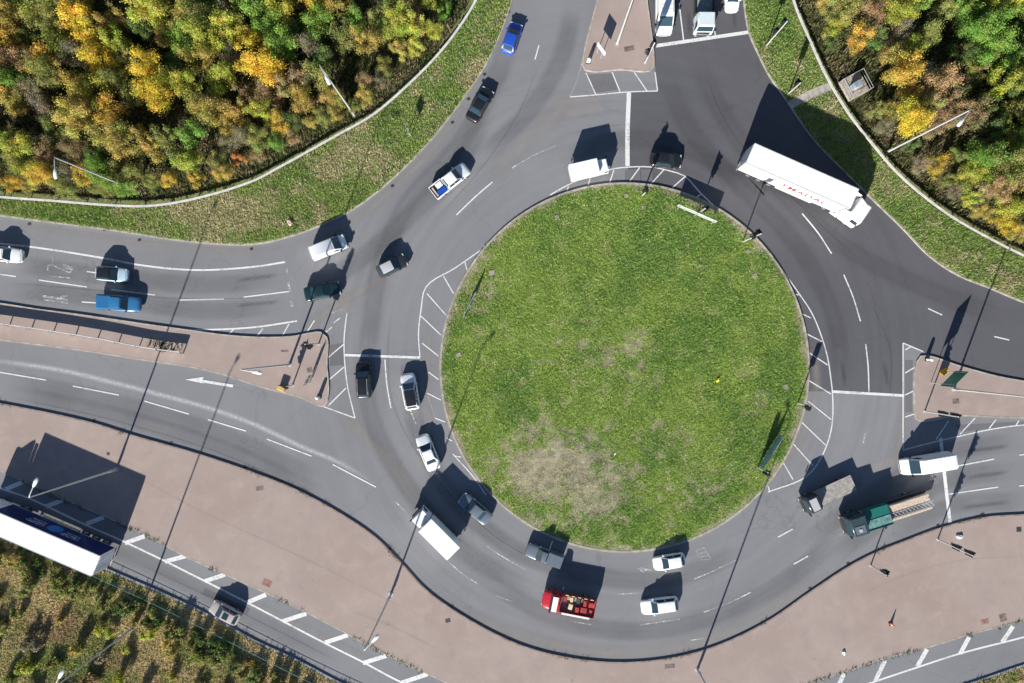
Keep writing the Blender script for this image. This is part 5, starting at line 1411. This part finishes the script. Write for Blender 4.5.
gz = fisl(gx, gy) + (fbm(gx*0.9, gy*0.9, 4, 3)-0.5)*0.10*np.clip((1-np.hypot(gx-IC.x, gy-IC.y)/IR)*8, 0, 1); gz[:NS] = -0.03
fs = [(k*NS+i, k*NS+(i+1) % NS, (k+1)*NS+(i+1) % NS, (k+1)*NS+i) for k in range(NR) for i in range(NS)] + [tuple(NR*NS+i for i in range(NS))]
me = bpy.data.meshes.new('central_island'); me.from_pydata(list(zip(gx.tolist(), gy.tolist(), gz.tolist())), [], fs); me.materials.append(None)
gc, _ = col_island(gx, gy); at = me.color_attributes.new('col', 'FLOAT_COLOR', 'POINT')
cc = np.ones((len(gx), 4), np.float32); cc[:, :3] = gc*(0.30 + 0.50*fbm(gx*3, gy*3, 15, 3))[:, None]; at.data.foreach_set('color', cc.ravel())
link('central_island', me, M['turf'], None, 'large round grass island in the middle of the roundabout', 'island', kind='structure')
ringi = [IC + (p-IC)*0.996 for p in ring]
tufts('island_grass', ringi, 105, 0.175, col_island, 'rough green grass with dry patches covering the central island', lambda x, y: fisl(x, y), flat=0.5)
def col_verge(x, y, dry0=0.5, seed=31):
    u, v = px_of(x, y)
    a = fbm(x*0.20, y*0.20, seed); b_ = fbm(x*0.7, y*0.7, seed+5); c_ = fbm(x*2.4, y*2.4, seed+9, 2)
    col = lerp((0.330,0.430,0.125), (0.240,0.350,0.095), sst(b_, 0.35, 0.6)); k = a*0.55+b_*0.35+c_*0.25
    for (cx, cy, rx, ry, w) in [(480,80,16,40,0.30),(340,165,45,20,0.14),(220,205,45,18,0.16),(250,215,40,22,0.12),(765,60,14,22,0.14),(840,150,18,40,0.06),(800,60,8,20,0.10)]:
        k = k + w*np.exp(-(((u-cx)/rx)**2 + ((v-cy)/ry)**2))
    d = sst(k, dry0, dry0+0.22)*0.9
    dry = lerp((0.66,0.59,0.37), (0.53,0.48,0.27), sst(c_, 0.35, 0.65))
    return col*(1-d[:, None]) + dry*d[:, None], 0.9 + 0.5*b_
pl_nw_in = [p for p in pl_nw]
vg_nw = offset_line(pl_nw, 0.22) + list(reversed(offset_line(pl_nwr, -0.1)))
tufts('verge_grass', vg_nw, 85, 0.20, lambda x, y: col_verge(x, y, 0.525), 'green and straw coloured grass on the upper left verge', lambda x, y: np.full(len(x), KH))
vg_ne = offset_line(pl_ne, 0.22) + list(reversed(offset_line(pl_ner, -0.1)))
pathpoly = [P(791,110), P(812,99.5), P(833,91), P(829,81.5), P(808,90), P(787,101.5)]
tufts('verge_grass', vg_ne, 85, 0.20, lambda x, y: col_verge(x, y, 0.56, 57), 'green grass on the upper right verge', lambda x, y: np.full(len(x), KH), avoid=lambda x, y: ~inpoly(x, y, pathpoly))
def col_under(x, y):
    a = fbm(x*0.5, y*0.5, 71); b_ = fbm(x*1.7, y*1.7, 77, 3)
    col = lerp((0.110,0.140,0.050), (0.230,0.200,0.110), sst(a*0.6+b_*0.4, 0.38, 0.62))
    return col, 0.7 + 0.8*b_
for fp, lab in ((fp_nw, 'brambles and dead stalks on the upper left woodland floor'), (fp_ne, 'brambles and dead stalks on the upper right woodland floor')):
    tufts('undergrowth', fp, 24, 0.36, col_under, lab, lambda x, y: np.full(len(x), KH), spread=0.25)
def col_scrub(x, y):
    u, v = px_of(x, y)
    a = fbm(x*0.16, y*0.16, 91); b_ = fbm(x*0.6, y*0.6, 95); c_ = fbm(x*2.0, y*2.0, 99, 2)
    col = lerp((0.320,0.355,0.120), (0.680,0.560,0.325), sst(a*0.6+b_*0.4, 0.40, 0.58))
    k = sst(c_, 0.55, 0.8)[:, None]*0.5; col = col*(1-k) + np.array((0.66,0.57,0.33))[None]*k
    k = np.exp(-(((u-60)/60)**2 + ((v-660)/25)**2))[:, None]; col = col*(1-0.8*k) + np.array((0.27,0.36,0.10))[None]*k*0.8
    k = np.clip(1.2*np.exp(-(((u-60)/35)**2 + ((v-628)/16)**2)) + np.exp(-(((u-115)/22)**2 + ((v-660)/14)**2)), 0, 1)[:, None]; col = col*(1-0.7*k) + np.array((0.50,0.36,0.23))[None]*k*0.7
    return col, (0.6 + 0.9*b_)
sl_in = offset_line(pl_sl, -0.35)
tufts('scrub_grass', sl_in + [P(1285,930), P(-250,930)], 85, 0.26, col_scrub, 'dry tussocks and weeds on the scrub bank below the slip road', lambda x, y: np.full(len(x), KH-0.02), spread=0.14)
# weeds in the kerb joints along the slip road and the left barrier
def col_weed(x, y): return lerp((0.05,0.07,0.02), (0.11,0.11,0.03), rng.random(len(x))), 0.5 + 1.0*rng.random(len(x))
def near_line(pl, w, seed, thr):
    return offset_line(pl, w) + list(reversed(offset_line(pl, -w))), (lambda x, y: fbm(x*0.35, y*0.35, seed, 3) > thr)
pp, av = near_line(pl_sb, 0.16, 5, 0.50)
tufts('weeds', pp, 40, 0.17, col_weed, 'weeds sprouting along the joint of apron and slip road', lambda x, y: np.full(len(x), PH), avoid=av)
pp, av = near_line(offset_line(pl_sp, -0.05), 0.16, 8, 0.60)
tufts('weeds', pp, 26, 0.15, col_weed, 'weeds sprouting along the kerb of ring road and apron', lambda x, y: np.full(len(x), PH), avoid=av)
pp, _ = near_line([p for p in BL if p.x > P(146,0).x], 0.5, 8, 0.0)
tufts('weeds', [p + Vector((0, 0.45, 0)) for p in pp], 12, 0.32, col_weed, 'weeds at the right end of the left island barrier', lambda x, y: np.full(len(x), PH))

# ------------------------------------------------------------------ trees
def crown_mesh(seed, Rr, z0, z1, nclump, per, leaf, airy=0.0):
    g_ = np.random.default_rng(seed); V = []; C = []
    zc = (z0+z1)/2; hz = (z1-z0)/2
    for k in range(nclump):
        while True:
            p = g_.uniform(-1, 1, 3)
            if np.linalg.norm(p) < 1: break
        p /= max(np.linalg.norm(p), 1e-3); q = g_.uniform(0.35, 0.92)
        lob = 1 + 0.22*math.sin(3*math.atan2(p[1], p[0]) + seed) + 0.12*math.sin(5*math.atan2(p[1], p[0]) + 2*seed)
        cen = np.array([p[0]*Rr*q*lob, p[1]*Rr*q*lob, zc + p[2]*hz*q*(1.0 if p[2] > 0 else 0.8)])
        rc = Rr*g_.uniform(0.24, 0.44)
        n = int(per*(rc/(0.28*Rr))**2*g_.uniform(0.7, 1.2))
        d = g_.normal(0, 1, (n, 3)); d /= np.linalg.norm(d, axis=1)[:, None]
        pos = cen + d*rc*np.abs(g_.normal(0.62, 0.30, (n, 1)))*np.array([0.95, 0.95, 1.25])
        nrm = d*0.6 + g_.normal(0, 0.55, (n, 3)) + np.array([0, 0, 0.35]); nrm /= np.linalg.norm(nrm, axis=1)[:, None]
        up = g_.normal(0, 1, (n, 3)); a = np.cross(nrm, up); a /= np.linalg.norm(a, axis=1)[:, None]; b2 = np.cross(nrm, a)
        s_ = leaf*g_.uniform(0.55, 1.35, (n, 1))
        quad = np.stack([pos - a*s_*0.5, pos + b2*s_*0.33, pos + a*s_*0.5, pos - b2*s_*0.33], 1)
        V.append(quad)
        tint = g_.uniform(0.82, 1.15) * g_.uniform(0.75, 1.25, (n, 1))
        hue = 1 + g_.normal(0, 0.07, (n, 3)) + g_.normal(0, 0.07, 3)[None]
        C.append(np.repeat((tint*hue)[:, None, :], 4, 1))
    V = np.concatenate(V).reshape(-1, 3); C = np.clip(np.concatenate(C).reshape(-1, 3), 0.2, 1.8)
    return arrays_mesh('crown', V, 4, C)
def trunk_mesh(seed, H, r, Rr):
    g_ = random.Random(seed); b = MB()
    pts = [Vector((0,0,-0.05))]
    for i in range(1, 5): pts.append(Vector((g_.uniform(-0.12,0.12)*i*0.5, g_.uniform(-0.12,0.12)*i*0.5, H*i/4)))
    for i in range(4): b.tube(pts[i], pts[i+1], r*(1-i*0.21), r*(1-(i+1)*0.21), n=8)
    for k in range(9):
        i = g_.choice([1, 2, 2, 3]); a = g_.uniform(0, 2*math.pi); L = Rr*g_.uniform(0.4, 0.75)
        p0 = pts[i] + (pts[i+1]-pts[i])*g_.random(); p1 = p0 + Vector((math.cos(a)*L*0.55, math.sin(a)*L*0.55, L*0.45)); p2 = p1 + Vector((math.cos(a+0.3)*L*0.45, math.sin(a+0.3)*L*0.45, L*0.30))
        b.tube(p0, p1, r*0.38, r*0.22, n=6); b.tube(p1, p2, r*0.22, r*0.07, n=5)
    return b.mesh('trunk', smooth=60)
CROWN = [(crown_mesh(100+i, [2.1,1.8,2.4,1.6,2.0,2.3,1.7,2.2][i], 1.5, [7.4,6.8,8.2,7.4,6.4,8.4,7.8,7.0][i], [22,18,26,16,20,24,17,21][i], [270,285,260,290,270,260,285,190][i], 0.160), trunk_mesh(200+i, 5.4, 0.12, 1.9)) for i in range(8)]
BARE = [(crown_mesh(140+i, 1.9, 1.2, 6.6, 28, 170, 0.125), trunk_mesh(240+i, 5.0, 0.11, 2.1)) for i in range(3)]
BUSH = [(crown_mesh(160+i, [1.0,1.2,0.85,1.1][i], 0.05, [1.5,1.3,1.7,1.9][i], 14, 60, 0.22), trunk_mesh(260+i, 1.1, 0.05, 0.8)) for i in range(4)]
COLS = {
 'golden yellow': (0.68, 0.53, 0.080), 'amber': (0.58, 0.42, 0.090), 'orange red': (0.54, 0.28, 0.11), 'ochre': (0.49, 0.405, 0.120), 'olive': (0.310, 0.330, 0.105),
 'brown': (0.400, 0.300, 0.155), 'grey brown': (0.350, 0.310, 0.195), 'fresh green': (0.230, 0.370, 0.080), 'yellow green': (0.46, 0.48, 0.095), 'dark green': (0.160, 0.225, 0.075), 'blue green': (0.16, 0.27, 0.085)}
HINT = [  # crown colours as they stand in the two woods
 (15,42,'amber'),(5,85,'amber'),(45,55,'fresh green'),(40,62,'amber'),(75,72,'ochre'),(95,80,'yellow green'),(85,25,'golden yellow'),(95,50,'golden yellow'),(115,55,'golden yellow'),(115,25,'ochre'),(152,22,'yellow green'),(165,58,'blue green'),(185,60,'yellow green'),(165,90,'golden yellow'),(155,75,'golden yellow'),
 (103,107,'amber'),(50,100,'grey brown'),(30,40,'dark green'),(180,35,'fresh green'),(200,45,'ochre'),(240,20,'golden yellow'),(252,18,'fresh green'),(245,50,'golden yellow'),(250,70,'golden yellow'),(237,82,'brown'),(235,155,'orange red'),(228,132,'grey brown'),(200,140,'fresh green'),(170,135,'olive'),(150,150,'ochre'),
 (50,135,'brown'),(70,128,'yellow green'),(82,145,'brown'),(30,155,'yellow green'),(10,145,'fresh green'),(95,160,'fresh green'),(262,30,'fresh green'),(275,45,'fresh green'),(318,10,'golden yellow'),(290,5,'yellow green'),(300,60,'brown'),(310,55,'grey brown'),(345,55,'yellow green'),(285,95,'brown'),(270,115,'amber'),(290,130,'brown'),
 (310,110,'ochre'),(375,40,'ochre'),(380,60,'olive'),(395,22,'yellow green'),(415,12,'brown'),(435,15,'yellow green'),(420,35,'yellow green'),(375,80,'brown'),(265,75,'golden yellow'),(320,90,'ochre'),(200,180,'amber'),(165,178,'amber'),(185,172,'yellow green'),(80,178,'amber'),(45,178,'amber'),(15,178,'amber'),(110,175,'olive'),
 (830,25,'yellow green'),(862,18,'brown'),(880,12,'brown'),(872,42,'amber'),(895,35,'grey brown'),(900,8,'yellow green'),(915,25,'grey brown'),(890,68,'amber'),(918,85,'amber'),(925,58,'yellow green'),(935,95,'brown'),(858,55,'yellow green'),(880,115,'olive'),(915,112,'golden yellow'),(940,118,'brown'),(970,125,'brown'),(900,130,'grey brown'),
 (960,20,'fresh green'),(985,15,'fresh green'),(1000,40,'fresh green'),(975,50,'dark green'),(1010,10,'yellow green'),(995,85,'yellow green'),(1010,60,'fresh green'),(960,55,'dark green'),(950,165,'amber'),(970,165,'yellow green'),(1015,165,'yellow green'),(990,185,'brown'),(1000,205,'ochre'),(970,205,'yellow green'),(930,175,'ochre'),(1010,230,'golden yellow')]
_ONE = ['','first','second','third','fourth','fifth','sixth','seventh','eighth','ninth','tenth','eleventh','twelfth','thirteenth','fourteenth','fifteenth','sixteenth','seventeenth','eighteenth','nineteenth']
_TEN = ['','','twent','thirt','fort','fift','sixt','sevent','eight','ninet']
ORD = [(_ONE[k] if k < 20 else (_TEN[k//10]+'ieth' if k % 10 == 0 else _TEN[k//10]+'y-'+_ONE[k % 10])) for k in range(1, 100)]
tr_rng = random.Random(42)
def scatter(poly, rail, lim, dmin_fn, first, maxd=60, tries=9000):
    xs = [p[0] for p in poly]; ys = [p[1] for p in poly]; pts = []
    x0, x1, y0, y1 = lim
    X = np.array([tr_rng.uniform(x0, x1) for _ in range(tries)]); Y = np.array([tr_rng.uniform(y0, y1) for _ in range(tries)])
    k = inpoly(X, Y, poly); X, Y = X[k], Y[k]; D = polydist(X, Y, rail)
    for x, y, d in zip(X, Y, D):
        if d < first or d > maxd: continue
        m = dmin_fn(d)
        if all((x-q[0])**2 + (y-q[1])**2 > m*m for q in pts): pts.append((x, y, d))
    return pts
USED = set()
GAP = [(205,95,22,14),(235,105,18,9),(75,42,13,10),(145,42,14,8),(130,112,20,9),(25,118,22,9),(60,95,9,10),(165,120,30,8),(345,75,9,20),(185,108,16,9),(95,10,20,7),(945,45,10,34),(985,140,32,11),(1000,150,26,8),(960,85,12,16),(940,145,14,8),(975,100,16,8),(930,15,8,14)]
def wood(poly, rail, lim, side, grp, clear=None):
    pts = scatter(poly, rail, lim, lambda d: 1.6 if d < 3.4 else 2.05, 1.25)
    if clear: pts = [q for q in pts if clear(q[0], q[1])]
    rows = {}
    for q in pts: rows.setdefault(int((q[2]-1.25)/3.2), []).append(q)
    for ri, lst in sorted(rows.items()):
        lst.sort(key=lambda q: q[0])
        for i, (x, y, d) in enumerate(lst):
            h = 4.2; u = 512 + x*S/(1-h/CAM_H); v = 341.5 - y*S/(1-h/CAM_H)
            if any(((u-g0)/g2)**2 + ((v-g1)/g3)**2 < 1 for g0, g1, g2, g3 in GAP): continue
            free = [t for t in HINT if t not in USED]
            best = min(free, key=lambda t: (t[0]-u)**2 + (t[1]-v)**2)
            if (best[0]-u)**2 + (best[1]-v)**2 < 14**2: cn = best[2]; USED.add(best)
            else:
                cn = tr_rng.choice(['ochre','brown','olive','olive','grey brown','dark green','ochre','olive','yellow green','yellow green','fresh green'])
                if u > 950 and v < 110: cn = tr_rng.choice(['fresh green','dark green','yellow green','olive'])
            bright = cn in ('golden yellow','amber','orange red','fresh green','yellow green')
            s_ = tr_rng.uniform(0.86, 1.12)*(0.94 if bright else 0.84)*(0.62 if d < 2.6 else 0.86 if d < 5 else 1.0)
            cr, tk = tr_rng.choice(BARE) if cn in ('grey brown',) or (cn == 'brown' and tr_rng.random() < 0.5) else tr_rng.choice(CROWN)
            c = COLS[cn]; j = tr_rng.uniform(0.85, 1.15)
            t = empty('autumn_tree', (x, y, KH), tr_rng.uniform(0, 6.28), f'{cn} tree, {ORD[i]} from left in {ORD[ri]} row behind the {side} rail', 'tree', grp)
            t.scale = (s_, s_, s_*tr_rng.uniform(0.9, 1.15))
            link('trunk', tk, M['bark'], t)
            o = link('crown', cr, M['leaf'], t); o.color = (c[0]*j*tr_rng.uniform(0.95,1.05), c[1]*j, c[2]*j, 1)
    return len(pts)
n1 = wood(fp_nw, pl_nwr, (P(-12,0).x, P(492,0).x, P(0,215).y, P(0,-6).y), 'upper left', 'trees of the upper left autumn wood')
padc = P(853, 86)
n2 = wood(fp_ne, pl_ner, (P(780,0).x, P(1034,0).x, P(0,270).y, P(0,-6).y), 'upper right', 'trees of the upper right autumn wood',
          clear=lambda x, y: (x-padc.x)**2 + (y-padc.y)**2 > 2.35**2 and (x-P(840,96).x)**2 + (y-P(840,96).y)**2 > 1.6**2)
# scrub bushes at the lower left
pts = scatter(offset_line(pl_sl, -2.2) + [P(1285,930), P(-250,930)], SLR, (P(-8,0).x, P(420,0).x, P(0,690).y, P(0,525).y), lambda d: 1.05 if d < 4.2 else 3.0, 2.3, tries=7000)
rows = {}
for q in pts: rows.setdefault(int((q[2]-2.3)/2.0), []).append(q)
for ri, lst in sorted(rows.items()):
    lst.sort(key=lambda q: q[0])
    for i, (x, y, d) in enumerate(lst):
        cn = tr_rng.choice(['olive','dark green','olive','ochre','dark green'] if ri == 0 else ['olive','ochre','brown','yellow green','ochre','grey brown','olive'])
        cr, tk = tr_rng.choice(BUSH); s_ = tr_rng.uniform(0.7, 1.2)*(0.85 if ri == 0 else 0.95)
        t = empty('scrub_bush', (x, y, KH-0.02), tr_rng.uniform(0, 6.28), f'{cn} bush, {ORD[i]} from left in {ORD[ri]} row below the slip road', 'bush', 'bushes on the scrub bank')
        t.scale = (s_, s_, s_*tr_rng.uniform(0.8, 1.1))
        link('stem', tk, M['bark'], t)
        c = COLS[cn]; j = tr_rng.uniform(0.8, 1.15)
        o = link('foliage', cr, M['leaf'], t); o.color = (c[0]*j, c[1]*j, c[2]*j, 1)
print('TREES', n1, n2, 'BUSHES', len(pts))
